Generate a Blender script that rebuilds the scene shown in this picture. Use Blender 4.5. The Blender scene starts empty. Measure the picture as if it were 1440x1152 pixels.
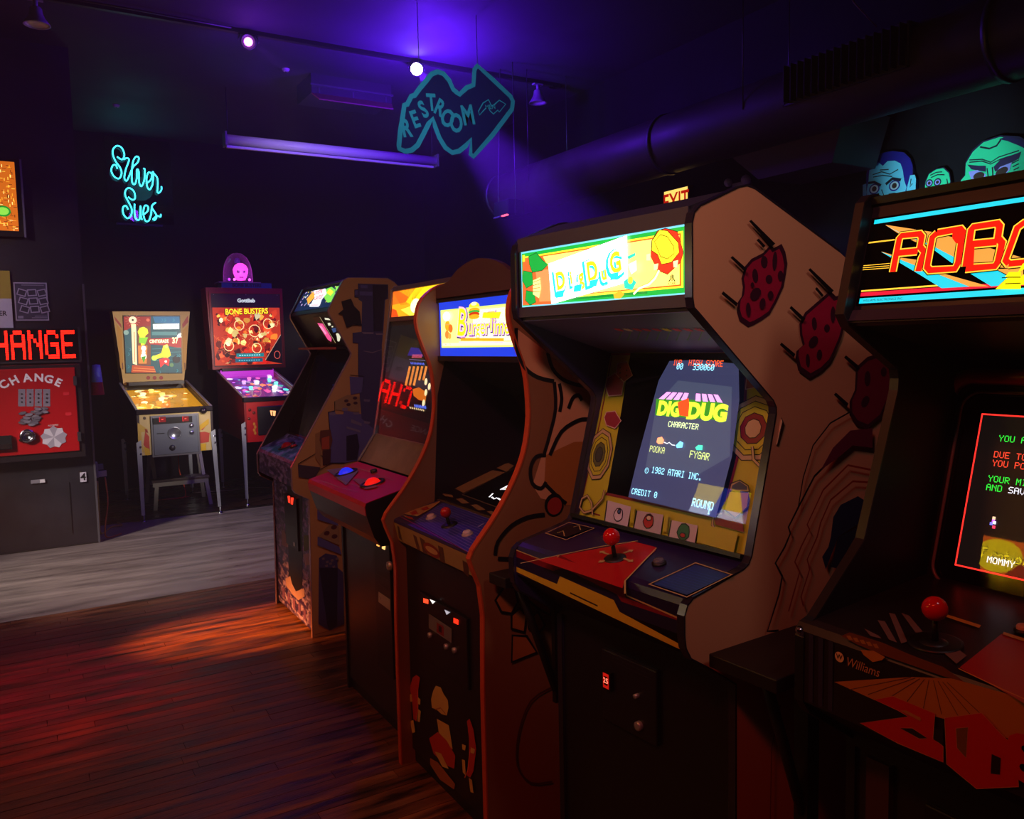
import bpy, bmesh, math, random
from mathutils import Vector, Matrix
from mathutils.geometry import tessellate_polygon
random.seed(7)
S = bpy.context.scene
COL = S.collection
V3 = Vector
# ------------------------------------------------------------------ camera
R = Matrix(((0.8559914, 0.0603186, -0.5134592), (-0.5165388, 0.0582951, -0.8542771), (-0.0215966, 0.9964755, 0.0810570)))
EYE = V3((0, 0, 1.5))
FPX = 1157.694
cd = bpy.data.cameras.new('camera'); cam = bpy.data.objects.new('camera', cd); COL.objects.link(cam)
cd.sensor_width = 36; cd.lens = FPX / 1440 * 36; cd.clip_start = .05; cd.clip_end = 60
cam.matrix_world = Matrix.Translation(EYE) @ R.to_4x4()
S.camera = cam
S.view_settings.view_transform = 'Standard'; S.view_settings.look = 'None'
S.view_settings.exposure = 0.0; S.view_settings.gamma = 1.0; S.view_settings.use_curve_mapping = False
# ------------------------------------------------------------------ world, room lights and added fill spots
w = bpy.data.worlds.new('world'); S.world = w; w.use_nodes = True
w.node_tree.nodes['Background'].inputs[0].default_value = (.30, .05, .5, 1)
w.node_tree.nodes['Background'].inputs[1].default_value = 0.006
def light(name, kind, loc, to, col, e, size=.1, cone=60, blend=.6):
    l = bpy.data.lights.new(name, kind); l.color = col; l.energy = e
    if kind == 'SPOT': l.spot_size = math.radians(cone); l.spot_blend = blend; l.shadow_soft_size = size
    elif kind == 'AREA': l.size = size
    else: l.shadow_soft_size = size
    o = bpy.data.objects.new(name, l); COL.objects.link(o); o.location = loc
    if to is not None: o.rotation_euler = (V3(to) - V3(loc)).to_track_quat('-Z', 'Y').to_euler()
    return o
HAZE = .011
vs_ = w.node_tree.nodes.new('ShaderNodeVolumeScatter'); vs_.inputs['Density'].default_value = HAZE; vs_.inputs['Anisotropy'].default_value = .35
w.node_tree.links.new(vs_.outputs[0], w.node_tree.nodes['World Output'].inputs['Volume'])
LT = [
 ('red_ceiling_spot', 'SPOT', (-1.2, .2, 3.6), (1.2, 1.6, .3), (1, .05, .02), 90, .15, 80, .9),
 ('red_floor_spot', 'SPOT', (-.5, 4.0, 3.6), (.05, 4.0, 0), (1, .01, .005), 300, .05, 26, .9),
 ('amber_floor_spot', 'SPOT', (-1.9, 4.7, 1.9), (.98, 4.45, 0), (1, .24, .03), 3000, .05, 15, 1),
 ('amber_wash', 'SPOT', (-1.2, 2.4, 3.4), (1.4, 2.4, .9), (1, .24, .09), 58, .2, 80, 1),
 ('cool_floor_spot', 'SPOT', (-2.2, 4.9, 2.5), (1.0, 6.6, 0), (1, .86, .74), 900, .2, 46, 1),
 ('pale_fill', 'SPOT', (1.25, -.4, 3.4), (1.4, 1.3, 1.6), (1, .68, .72), 30, .2, 60, 1),  # added spot, brightens the rock cabinet's side from overhead
 ('pale_front_fill', 'SPOT', (-1.0, .1, 3.3), (1.45, 1.8, 1.5), (1, .64, .74), 115, .2, 32, 1),  # added spot from the front left, lifts the cabinet sides
 ('pale_fill_far', 'SPOT', (.7, 1.6, 3.5), (1.5, 3.9, 1.2), (1, .66, .72), 70, .2, 40, 1),  # added spot, lifts the castle cabinet's dark side
 ('sign_fill', 'SPOT', (.6, 3.2, 2.6), (2.7, 5.2, 3.1), (.28, .68, 1), 300, .12, 24, 1),  # added cyan fill on the face of the restroom sign
 ('ceiling_glow_blue', 'POINT', (2.95, 6.0, 3.40), None, (.12, .008, 1), 90, .08),
 ('ceiling_glow_up', 'SPOT', (2.95, 6.0, 3.30), (2.95, 6.0, 3.78), (.10, .005, 1), 170, .08, 165, .6),  # added upward spot, spreads the stage light's glow over the ceiling only
 ('ceiling_glow_violet', 'POINT', (1.62, 6.1, 3.45), None, (.22, .02, 1), 14, .08),
 ('stage_beam', 'SPOT', (2.88, 6.12, 3.66), (3.30, 5.0, 2.40), (.13, .01, 1), 9000, .03, 24, .8),
 ('stage_beam_small', 'SPOT', (1.60, 6.15, 3.68), (2.05, 5.2, 2.9), (.2, .02, 1), 200, .02, 16, .9),
 ('alcove_fill', 'SPOT', (2.0, 5.9, 1.65), (1.15, 8.4, 1.25), (1, .84, .74), 210, .08, 52, 1),  # added fill hidden behind the castle cabinet, brightens the pinball machines
 ('notice_fill', 'SPOT', (-1.5, 5.4, 2.9), (.0, 7.16, 1.6), (1, .78, .85), 110, .1, 54, 1),  # added fill for the posters on the partition
 ('mask_glow_spot', 'SPOT', (3.2, 2.8, 1.8), (4.6, 2.75, 2.42), (.45, .85, 1), 80, .08, 38, .9),  # added visible cyan spot, stands in for the masks' blacklight glow
 ('case_fill', 'SPOT', (1.9, 6.5, 3.2), (2.7, 7.6, 3.33), (.9, .75, 1), 14, .08, 100, 1),  # added fill that whitens the projector screen case
]
for a in LT: light(*a)
# ------------------------------------------------------------------ materials
def lin(h):
    if not isinstance(h, str): return tuple(h)
    h = h.lstrip('#'); c = [int(h[i:i+2], 16) / 255 for i in (0, 2, 4)]
    return tuple(x / 12.92 if x <= .04045 else ((x + .055) / 1.055) ** 2.4 for x in c)
MC = {}
def M(col, rough=.55, metal=0, spec=.5, noise=0, nscale=8, bump=0):
    k = ('m', col, rough, metal, spec, noise, nscale, bump)
    if k in MC: return MC[k]
    m = bpy.data.materials.new('paint'); m.use_nodes = True; t = m.node_tree; b = t.nodes['Principled BSDF']
    c = lin(col); b.inputs['Base Color'].default_value = (*c, 1)
    b.inputs['Roughness'].default_value = rough; b.inputs['Metallic'].default_value = metal
    b.inputs['Specular IOR Level'].default_value = spec
    if noise or bump:
        tc = t.nodes.new('ShaderNodeTexCoord'); n = t.nodes.new('ShaderNodeTexNoise'); n.inputs['Scale'].default_value = nscale; n.inputs['Detail'].default_value = 5
        t.links.new(tc.outputs['Object'], n.inputs['Vector'])
        if noise:
            mx = t.nodes.new('ShaderNodeMix'); mx.data_type = 'RGBA'; mx.inputs[6].default_value = (*[x * (1 - noise) for x in c], 1); mx.inputs[7].default_value = (*[min(1, x * (1 + noise)) for x in c], 1)
            t.links.new(n.outputs['Fac'], mx.inputs[0]); t.links.new(mx.outputs[2], b.inputs['Base Color'])
        if bump:
            bp = t.nodes.new('ShaderNodeBump'); bp.inputs['Strength'].default_value = bump; bp.inputs['Distance'].default_value = .01
            t.links.new(n.outputs['Fac'], bp.inputs['Height']); t.links.new(bp.outputs['Normal'], b.inputs['Normal'])
    MC[k] = m; return m
def G(col, s=1.0):
    k = ('g', col, s)
    if k in MC: return MC[k]
    m = bpy.data.materials.new('lit'); m.use_nodes = True; t = m.node_tree; b = t.nodes['Principled BSDF']
    c = lin(col); b.inputs['Base Color'].default_value = (*[x * .5 for x in c], 1); b.inputs['Roughness'].default_value = .4
    b.inputs['Emission Color'].default_value = (*c, 1); b.inputs['Emission Strength'].default_value = s
    MC[k] = m; return m
def glass(name='clear_glass', tint=(1, 1, 1), a=.06, rough=.02):
    if name in MC: return MC[name]
    m = bpy.data.materials.new(name); m.use_nodes = True; t = m.node_tree; t.nodes.clear()
    o = t.nodes.new('ShaderNodeOutputMaterial'); tr = t.nodes.new('ShaderNodeBsdfTransparent'); gl = t.nodes.new('ShaderNodeBsdfGlossy'); mx = t.nodes.new('ShaderNodeMixShader')
    fr = t.nodes.new('ShaderNodeFresnel'); fr.inputs[0].default_value = 1.5
    tr.inputs[0].default_value = (*tint, 1); gl.inputs['Roughness'].default_value = rough
    ge = t.nodes.new('ShaderNodeNewGeometry'); iv = t.nodes.new('ShaderNodeMath'); iv.operation = 'SUBTRACT'; iv.inputs[0].default_value = 1; t.links.new(ge.outputs['Backfacing'], iv.inputs[1]); mu = t.nodes.new('ShaderNodeMath'); mu.operation = 'MULTIPLY'; t.links.new(fr.outputs[0], mu.inputs[0]); t.links.new(iv.outputs[0], mu.inputs[1]); t.links.new(mu.outputs[0], mx.inputs[0]); t.links.new(tr.outputs[0], mx.inputs[1]); t.links.new(gl.outputs[0], mx.inputs[2]); t.links.new(mx.outputs[0], o.inputs[0])
    MC[name] = m; return m
def dome_glass():
    m = glass('dome_glass', (.96, .92, 1), 0, .05).copy(); t = m.node_tree; o = [n for n in t.nodes if n.type == 'OUTPUT_MATERIAL'][0]; src = o.inputs[0].links[0].from_socket
    d = t.nodes.new('ShaderNodeBsdfTranslucent'); d.inputs[0].default_value = (.8, .6, 1, 1); x = t.nodes.new('ShaderNodeMixShader'); lw = t.nodes.new('ShaderNodeLayerWeight'); lw.inputs[0].default_value = .25
    r = t.nodes.new('ShaderNodeMapRange'); r.inputs[3].default_value = .04; r.inputs[4].default_value = .5; t.links.new(lw.outputs['Facing'], r.inputs[0]); t.links.new(r.outputs[0], x.inputs[0]); t.links.new(src, x.inputs[1]); t.links.new(d.outputs[0], x.inputs[2]); t.links.new(x.outputs[0], o.inputs[0]); return m
BLACK = M('#0b0a0c', .45); BLK2 = M('#141216', .35); GLOSS = M('#08070a', .12); CHROME = M('#b8bcc4', .18, 1); STEEL = M('#aeb3ba', .42, .6); DSTEEL = M('#4b4a50', .4, .7)
# ------------------------------------------------------------------ mesh building
class MB:
    def __init__(s): s.v = []; s.f = []; s.m = []; s.mats = []; s.sm = []
    def mi(s, m):
        if m not in s.mats: s.mats.append(m)
        return s.mats.index(m)
    def add(s, vs, fs, m, smooth=False):
        b = len(s.v); s.v += [tuple(x) for x in vs]; k = s.mi(m)
        for f in fs: s.f.append([i + b for i in f]); s.m.append(k); s.sm.append(smooth)
        return s
    def box(s, a, b, m, rz=0, about=None):
        (x0, y0, z0), (x1, y1, z1) = a, b
        vs = [V3(p) for p in ((x0, y0, z0), (x1, y0, z0), (x1, y1, z0), (x0, y1, z0), (x0, y0, z1), (x1, y0, z1), (x1, y1, z1), (x0, y1, z1))]
        if rz:
            c = V3(about) if about else sum(vs, V3()) / 8
            vs = [c + Matrix.Rotation(rz, 3, 'Z') @ (q - c) for q in vs]
        return s.add(vs, [(0, 3, 2, 1), (4, 5, 6, 7), (0, 1, 5, 4), (1, 2, 6, 5), (2, 3, 7, 6), (3, 0, 4, 7)], m)
    def prism(s, pts, y0, y1, m):          # (x,z) outline pushed along y
        n = len(pts); vs = [(x, y0, z) for x, z in pts] + [(x, y1, z) for x, z in pts]
        tr = tessellate_polygon([[V3((x, z, 0)) for x, z in pts]])
        fs = [tuple(t) for t in tr] + [tuple(i + n for i in reversed(t)) for t in tr] + [(i, i + n, (i + 1) % n + n, (i + 1) % n) for i in range(n)]
        return s.add(vs, fs, m)
    def poly3(s, pts, off, m):             # planar outline in 3d with thickness vector
        n = len(pts); P = [V3(p) for p in pts]; off = V3(off)
        tr = tessellate_polygon([P]); vs = P + [p + off for p in P]
        fs = [tuple(t) for t in tr] + [tuple(i + n for i in reversed(t)) for t in tr] + [(i, i + n, (i + 1) % n + n, (i + 1) % n) for i in range(n)]
        return s.add(vs, fs, m)
    def strip(s, pts, y0, y1, th, m):      # bent sheet along (x,z) polyline
        P = [V3((x, z)) for x, z in pts]; N = []
        for i in range(len(P)):
            a = P[max(0, i - 1)]; b = P[min(len(P) - 1, i + 1)]; d = (b - a).normalized(); N.append(V3((d.y, -d.x)))
        q = [p + n * th for p, n in zip(P, N)]
        L = [(p.x, p.y) for p in P] + [(p.x, p.y) for p in reversed(q)]
        return s.prism(L, y0, y1, m)
    def tube(s, pts, r, m, n=8, closed=False):
        P = [V3(p) for p in pts]; k = len(P); vs = []; up = V3((0, 0, 1))
        d0 = (P[1] - P[0]).normalized(); a = d0.cross(up)
        if a.length < .01: a = d0.cross(V3((1, 0, 0)))
        a.normalize()
        for i in range(k):
            if closed: d = (P[(i + 1) % k] - P[i - 1])
            else: d = (P[min(k - 1, i + 1)] - P[max(0, i - 1)])
            d.normalize(); a = (a - d * a.dot(d)).normalized(); b = d.cross(a); rr = r[i] if isinstance(r, (list, tuple)) else r
            for j in range(n):
                t = 2 * math.pi * j / n; vs.append(P[i] + (a * math.cos(t) + b * math.sin(t)) * rr)
        fs = []
        for i in range(k if closed else k - 1):
            for j in range(n):
                i2 = (i + 1) % k; fs.append((i * n + j, i * n + (j + 1) % n, i2 * n + (j + 1) % n, i2 * n + j))
        if not closed: fs += [tuple(reversed(range(n))), tuple(range((k - 1) * n, k * n))]
        return s.add(vs, fs, m, True)
    def lathe(s, prof, c, m, axis=(0, 0, 1), n=20):   # prof (r,h)
        ax = V3(axis).normalized(); a = ax.cross(V3((0, 0, 1)));
        if a.length < .01: a = V3((1, 0, 0))
        a.normalize(); b = ax.cross(a); c = V3(c); vs = []
        for r, h in prof:
            for j in range(n):
                t = 2 * math.pi * j / n; vs.append(c + ax * h + (a * math.cos(t) + b * math.sin(t)) * max(r, 1e-5))
        fs = [(i * n + j, i * n + (j + 1) % n, (i + 1) * n + (j + 1) % n, (i + 1) * n + j) for i in range(len(prof) - 1) for j in range(n)]
        return s.add(vs, fs, m, True)
    def ball(s, c, r, m, n=16): return s.lathe([(r * math.sin(math.pi * i / 10), -r * math.cos(math.pi * i / 10)) for i in range(11)], c, m, n=n)
    def build(s, name, parent=None, bevel=0, **k):
        me = bpy.data.meshes.new(name); me.from_pydata(s.v, [], s.f)
        for m in s.mats: me.materials.append(m)
        me.polygons.foreach_set('material_index', s.m); me.polygons.foreach_set('use_smooth', s.sm)
        bm = bmesh.new(); bm.from_mesh(me); bmesh.ops.recalc_face_normals(bm, faces=bm.faces) if not k.pop('keep', 0) else None
        bm.to_mesh(me); bm.free(); me.update()
        o = bpy.data.objects.new(name, me); COL.objects.link(o)
        if parent: o.parent = parent
        if bevel:
            b = o.modifiers.new('b', 'BEVEL'); b.width = bevel; b.segments = 2; b.limit_method = 'ANGLE'
        for a, b in k.items(): o[a] = b
        return o
def thing(name, label, cat, loc=(0, 0, 0), rz=0, group=None):
    o = bpy.data.objects.new(name, None); COL.objects.link(o); o.location = loc; o.rotation_euler = (0, 0, rz); o.empty_display_size = .1
    o['label'] = label; o['category'] = cat
    if group: o['group'] = group
    return o
# ------------------------------------------------------------------ flat printed or backlit artwork
class Art:
    """layers of flat shapes on the plane o + a*U + b*V (thing's own space)"""
    def __init__(s, root, o, U, V, d=.00022, base=.0008):
        s.root = root; s.o = V3(o); s.U = V3(U).normalized(); s.V = V3(V).normalized(); s.N = s.U.cross(s.V); s.d = d; s.h = base; s.mb = MB()
        loc = V3(root.location) if root else V3(); rz = root.rotation_euler[2] if root else 0
        s.rot = Matrix.Rotation(rz, 3, 'Z'); s.loc = loc
    def at(s, x, y):
        dr = R @ V3(((x - 720) / FPX, -(y - 576) / FPX, -1)); o = s.loc + s.rot @ s.o; n = s.rot @ s.N
        p = EYE + dr * (n.dot(o - EYE) / n.dot(dr)) - o; p = s.rot.inverted() @ p
        return (p.dot(s.U), p.dot(s.V))
    def px(s, pts, k=1, ox=0, oy=0): return [s.at(x / k + ox, y / k + oy) for x, y in pts]
    def p3(s, a, b): return s.o + s.U * a + s.V * b + s.N * s.h
    def layer(s): s.h += s.d; return s
    def poly(s, pts, m, lay=True):
        if lay: s.layer()
        P = [s.p3(a, b) for a, b in pts]; tr = tessellate_polygon([[V3((a, b, 0)) for a, b in pts]])
        out = []
        for t in tr:
            n = (P[t[1]] - P[t[0]]).cross(P[t[2]] - P[t[0]])
            out.append(tuple(t) if n.dot(s.N) > 0 else tuple(reversed(t)))
        s.mb.add(P, out, m); return s
    def rect(s, a0, b0, a1, b1, m, lay=True): return s.poly([(a0, b0), (a1, b0), (a1, b1), (a0, b1)], m, lay)
    def line(s, pts, w, m, closed=False, lay=True):
        if lay: s.layer()
        P = [V3(p) for p in pts]; n = len(P)
        if closed: P.append(P[0]); n += 1
        vs = []; fs = []
        for i in range(n):
            if closed and i in (0, n - 1): d = (P[1] - P[0]).normalized() + (P[n - 1] - P[n - 2]).normalized()
            elif 0 < i < n - 1: d = (P[i + 1] - P[i]).normalized() + (P[i] - P[i - 1]).normalized()
            else: d = P[min(n - 1, i + 1)] - P[max(0, i - 1)]
            if d.length < 1e-6: d = V3((1, 0))
            d.normalize(); q = V3((-d.y, d.x)) * w / 2
            vs += [s.p3(*(P[i] + q)), s.p3(*(P[i] - q))]
        for i in range(n - 1): fs.append((2 * i, 2 * i + 1, 2 * i + 3, 2 * i + 2))
        s.mb.add(vs, fs, m); return s
    def ell(s, c, rx, ry, m, n=24, a0=0, a1=360, rot=0, w=0):
        full = a1 - a0 >= 360
        P = []
        for i in range(n if full else n + 1):
            t = math.radians(a0 + (a1 - a0) * i / n); x, y = rx * math.cos(t), ry * math.sin(t)
            cr, sr = math.cos(math.radians(rot)), math.sin(math.radians(rot)); P.append((c[0] + x * cr - y * sr, c[1] + x * sr + y * cr))
        return s.line(P, w, m, closed=full) if w else s.poly(P, m)
    def text(s, txt, c, h, m, bold=0, shear=0, sx=1, rot=0, align='CENTER', lay=True, space=1):
        if lay: s.layer()
        key = (txt, bold, shear, align, space)
        if key not in TX:
            cu = bpy.data.curves.new('t', 'FONT'); cu.body = txt; cu.size = 1; cu.offset = bold; cu.shear = shear; cu.align_x = align; cu.align_y = 'CENTER'; cu.space_character = space; cu.resolution_u = 3
            ob = bpy.data.objects.new('t', cu); me = bpy.data.meshes.new_from_object(ob)
            TX[key] = ([(v.co.x, v.co.y) for v in me.vertices], [tuple(p.vertices) for p in me.polygons]); bpy.data.objects.remove(ob); bpy.data.meshes.remove(me); bpy.data.curves.remove(cu)
        vs, fs = TX[key]; k = h / .72; cr, sr = math.cos(math.radians(rot)), math.sin(math.radians(rot))
        P = [s.p3(c[0] + (x * k * sx) * cr - (y * k) * sr, c[1] + (x * k * sx) * sr + (y * k) * cr) for x, y in vs]
        if fs:
            f = fs[0]; n = (P[f[1]] - P[f[0]]).cross(P[f[2]] - P[f[0]])
            if n.dot(s.N) < 0: fs = [tuple(reversed(f)) for f in fs]
        s.mb.add(P, fs, m); return s
    def pix(s, txt, o, ph, m, pw=None, shear=0, dots=1, gap=.0, rot=0):   # o is the left end of the base line
        s.layer(); pw = pw or ph; x = 0; cr, sr = math.cos(math.radians(rot)), math.sin(math.radians(rot)); vs = []; fs = []
        for ch in txt:
            g = PF.get(ch)
            if g:
                for r, bits in enumerate(g):
                    for c in range(5):
                        if bits >> (4 - c) & 1:
                            for i in range(dots):
                                for j in range(dots):
                                    x0 = (x + c + i / dots) * pw; y0 = (6 - r + j / dots) * ph; gx = pw / dots * (1 - gap); gy = ph / dots * (1 - gap); k = len(vs)
                                    for (a, b) in ((x0, y0), (x0 + gx, y0), (x0 + gx, y0 + gy), (x0, y0 + gy)):
                                        a += b * shear; vs.append(s.p3(o[0] + a * cr - b * sr, o[1] + a * sr + b * cr))
                                    fs.append((k, k + 1, k + 2, k + 3))
            x += 6
        s.mb.add(vs, fs, m); return s
    def build(s, name, parent=None, **k): return s.mb.build(name, parent or s.root, keep=1, **k)
TX = {}
PF = {k: [int(v[i:i+2], 16) for i in range(0, 14, 2)] for k, v in {
 'A': '0e11111f111111', 'B': '1e11111e11111e', 'C': '0e11101010110e', 'D': '1e11111111111e', 'E': '1f10101e10101f', 'F': '1f10101e101010', 'G': '0e11101711110f', 'H': '1111111f111111',
 'I': '0e04040404040e', 'K': '11121418141211', 'L': '1010101010101f', 'M': '111b1515111111', 'N': '11191513111111', 'O': '0e11111111110e', 'P': '1e11111e101010', 'R': '1e11111e141211',
 'S': '0f10100e01011e', 'T': '1f040404040404', 'U': '1111111111110e', 'V': '11111111110a04', 'W': '11111115151b11', 'X': '11110a040a1111', 'Y': '11110a04040404', 'Z': '1f01020408101f', 'J': '01010101111e00',
 '0': '0e11131519110e', '1': '040c040404040e', '2': '0e11010608101f', '3': '1e01010e01011e', '4': '02060a121f0202', '6': '0e10101e11110e', '8': '0e11110e11110e', '9': '0e11110f01010e', '.': '00000000000c0c', ',': '00000000040408', '5': '1f101e0101110e', '7': '1f010204080808'}.items()}
def flat(a0, b0, a1, b1): return [(a0, b0), (a1, b0), (a1, b1), (a0, b1)]
def trimloop(P, y0, y1, th, m):
    return MB().strip(P, y0, y1, th, m)
# ------------------------------------------------------------------ procedural surfaces with figure
def surf(name, c1, c2, scale=(1, 1, 1), rough=(.3, .6), nscale=3, metal=0, bump=.15, lo=.35, hi=.65, dist=.004, spec=.5, fine=30):
    m = bpy.data.materials.new(name); m.use_nodes = True; t = m.node_tree; b = t.nodes['Principled BSDF']
    tc = t.nodes.new('ShaderNodeTexCoord'); gp = t.nodes.new('ShaderNodeNewGeometry'); mp = t.nodes.new('ShaderNodeMapping'); mp.inputs['Scale'].default_value = scale
    t.links.new(gp.outputs['Position'], mp.inputs['Vector'])
    n = t.nodes.new('ShaderNodeTexNoise'); n.inputs['Scale'].default_value = nscale; n.inputs['Detail'].default_value = 8; n.inputs['Roughness'].default_value = .65
    t.links.new(mp.outputs[0], n.inputs['Vector'])
    mr = t.nodes.new('ShaderNodeMapRange'); mr.inputs[1].default_value = lo; mr.inputs[2].default_value = hi; t.links.new(n.outputs['Fac'], mr.inputs[0])
    mx = t.nodes.new('ShaderNodeMix'); mx.data_type = 'RGBA'; mx.inputs[6].default_value = (*lin(c1), 1); mx.inputs[7].default_value = (*lin(c2), 1)
    t.links.new(mr.outputs[0], mx.inputs[0]); t.links.new(mx.outputs[2], b.inputs['Base Color'])
    rr = t.nodes.new('ShaderNodeMapRange'); rr.inputs[3].default_value = rough[0]; rr.inputs[4].default_value = rough[1]; t.links.new(mr.outputs[0], rr.inputs[0]); t.links.new(rr.outputs[0], b.inputs['Roughness'])
    n2 = t.nodes.new('ShaderNodeTexNoise'); n2.inputs['Scale'].default_value = fine; n2.inputs['Detail'].default_value = 4; t.links.new(mp.outputs[0], n2.inputs['Vector'])
    ad = t.nodes.new('ShaderNodeMath'); ad.operation = 'ADD'; t.links.new(n.outputs['Fac'], ad.inputs[0]); t.links.new(n2.outputs['Fac'], ad.inputs[1])
    bp = t.nodes.new('ShaderNodeBump'); bp.inputs['Strength'].default_value = bump; bp.inputs['Distance'].default_value = dist
    t.links.new(ad.outputs[0], bp.inputs['Height']); t.links.new(bp.outputs['Normal'], b.inputs['Normal'])
    b.inputs['Metallic'].default_value = metal; b.inputs['Specular IOR Level'].default_value = spec
    return m
WOOD = [surf('worn_boards', a, b_, (.9, 7, 1), (.28, .6), 2.6, bump=.38, lo=.38, hi=.63, dist=.005) for a, b_ in (('#160a06', '#7a4a28'), ('#1c0c07', '#8a5732'), ('#120805', '#6a4022'), ('#221009', '#7d5233'))]
VINYL = surf('scuffed_grey_boards', '#4a4240', '#8d8078', (.8, 5, 1), (.25, .5), 1.6, bump=.12, lo=.3, hi=.7)
SHADE_BOARDS = surf('shaded_alcove_boards', '#1d0f0c', '#3a2018', (.8, 5, 1), (.22, .4), 2, bump=.1)  # alcove shade put into the colour of the floor boards
WALLB = surf('black_wall_paint', '#0d0b10', '#17131b', (1, 1, 1), (.6, .8), 1.5, bump=.08, spec=.15)
WALLP = surf('charcoal_panel_paint', '#15121a', '#1e1a24', (1, 1, 1), (.4, .55), 2, bump=.05)
CEIL = surf('dark_ceiling_paint', '#17121c', '#231a2b', (1, 1, 1), (.7, .9), .8, bump=.1)
# ------------------------------------------------------------------ the room
def struct(mb, name, parent=None, **k):
    o = mb.build(name, parent, **k)
    if not parent: o['kind'] = 'structure'
    return o
H = 3.78
floor = struct(MB().box((-4, -3, -.2), (4.6, 5.34, -.014), M('#0a0504', .8)).box((-4, 5.34, -.2), (4.6, 7.86, 0), VINYL).box((-4, 7.86, -.2), (4.6, 9.75, 0), SHADE_BOARDS), 'floor')
PW = .0575; GAP = .0022
pm = []
for i, wd in enumerate(WOOD):
    for L_ in (1.05, 1.45):
        o = MB().box((0, 0, -.02), (L_ - GAP, PW - GAP, 0), wd).build('plank', floor); pm.append((o, L_))
first = {id(o): True for o, _ in pm}
y = 5.34 - PW; row = 0
while y > 2.05:
    x = -1.7 + random.random() * .9 - .8
    while x < 1.75:
        o, L_ = random.choice(pm)
        if first.get(id(o)): first[id(o)] = False; c = o
        else: c = o.copy(); COL.objects.link(c); c.parent = floor
        c.location = (x, y, random.uniform(-.0012, 0)); x += L_
    y -= PW; row += 1
mb = MB()
while y > -3:
    mb.box((-4, y, -.02), (4.6, y + PW - GAP, -.0008), random.choice(WOOD)); y -= PW
for yy in range(57):
    q = 2.09 + PW * yy
    if q < 5.28: mb.box((2.9, q, -.02), (4.6, q + PW - GAP, -.001), WOOD[yy % 4])
mb.build('outer_boards', floor, kind='stuff')
MB().box((-4, 7.845, .0), (4.6, 7.875, .006), M('#0e0a0a', .4)).build('threshold_strip', floor)
struct(MB().box((-4, -3, H), (4.6, 9.75, H + .2), CEIL), 'ceiling')
struct(MB().box((-4, 9.75, -.2), (4.6, 9.95, H), WALLB), 'wall_back')
wr_ = struct(MB().box((4.6, -3, -.2), (4.8, 9.95, H), WALLB), 'wall_right')
struct(MB().box((-4.2, -3, -.2), (-4, 9.95, H), WALLB), 'wall_left')
struct(MB().box((-4.2, -3.2, -.2), (4.8, -3, H), WALLB), 'wall_front')
wl = struct(MB().box((-4, 7.17, 0), (.485, 9.75, H), WALLP), 'wall_inner')
MB().box((.478, 7.16, 0), (.492, 7.185, 2.02), M('#6c6870', .35, .6)).build('corner_strip', wl)
MB().box((-4, 7.158, 0), (.478, 7.17, .008), M('#060507', .6)).box((.30, 7.162, .1), (.303, 7.17, .5), M('#060507', .6)).build('access_panel_seam', wl)
# ------------------------------------------------------------------ ceiling things
duct = thing('air_duct', 'long dark round air duct running above the row of cabinets', 'duct', (4.02, 0, 2.86))
DM = surf('dusty_duct_metal', '#2b2127', '#3c2e33', (1, 1, 1), (.45, .6), 2, metal=.0, bump=.05, spec=.4)
MB().tube([(0, -2.9, 0), (0, 1.2, 0), (0, 4, 0), (0, 6.75, 0)], .20, DM, 28).build('pipe', duct)
for yy in (-1.2, 2.15, 4.45, 6.72): MB().tube([(0, yy, 0), (0, yy + .03, 0)], .209, DSTEEL, 28).build('joint_ring', duct)
MB().lathe([(0, 0), (.12, 0), (.15, .012), (.155, .0)], (0, 6.76, 0), DSTEEL, (0, 1, 0)).ball((0, 6.78, .02), .02, CHROME).build('end_cap', duct)
MB().poly3([(.02, 3.05, -.1), (.02, 4.0, -.12), (.1, 3.75, -.36), (.1, 3.2, -.36)], (.4, 0, .0), DM).build('branch_boot', duct)
g = MB()
for i in range(16): g.box((-.245, 2.55 + i * .047, -.05), (-.16, 2.555 + i * .047, .15), M('#1d181c', .4, .4))
g.box((-.2, 2.53, -.06), (-.13, 3.3, -.05), DSTEEL).box((-.2, 2.53, .15), (-.13, 3.3, .16), DSTEEL).box((-.2, 2.53, -.06), (-.17, 2.54, .16), DSTEEL).box((-.2, 3.29, -.06), (-.17, 3.3, .16), DSTEEL).box((-.19, 2.54, -.05), (-.17, 3.29, .15), M('#050405', .9))
g.build('vent_grille', duct)
for yy in (0.4, 3.6, 6.0):
    for dx in (-.2, .2): MB().tube([(dx, yy, 0), (dx, yy, H - 2.86)], .004, DSTEEL, 5).build('hanger_rod', duct)
c = MB().tube([(3.15, 2.55, H - .01), (3.2, 2.55, 3.5), (3.32, 2.6, 3.25), (3.52, 2.62, 3.08), (3.75, 2.66, 3.02)], .004, M('#8a7f8c', .4), 6).build('hanging_wire')
c['label'] = 'thin pale wire drooping from the ceiling to the duct vent'; c['category'] = 'wire'
tr = thing('light_track', 'black lighting track running across the dark ceiling', 'light track', (0, 6.2, H))
MB().box((-1.5, -.018, -.03), (4.3, .018, 0), BLACK).build('rail', tr)
for x in (-1.4, 4.2): MB().box((x, -.03, -.04), (x + .08, .03, -.03), BLACK).build('end_feed', tr)
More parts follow.
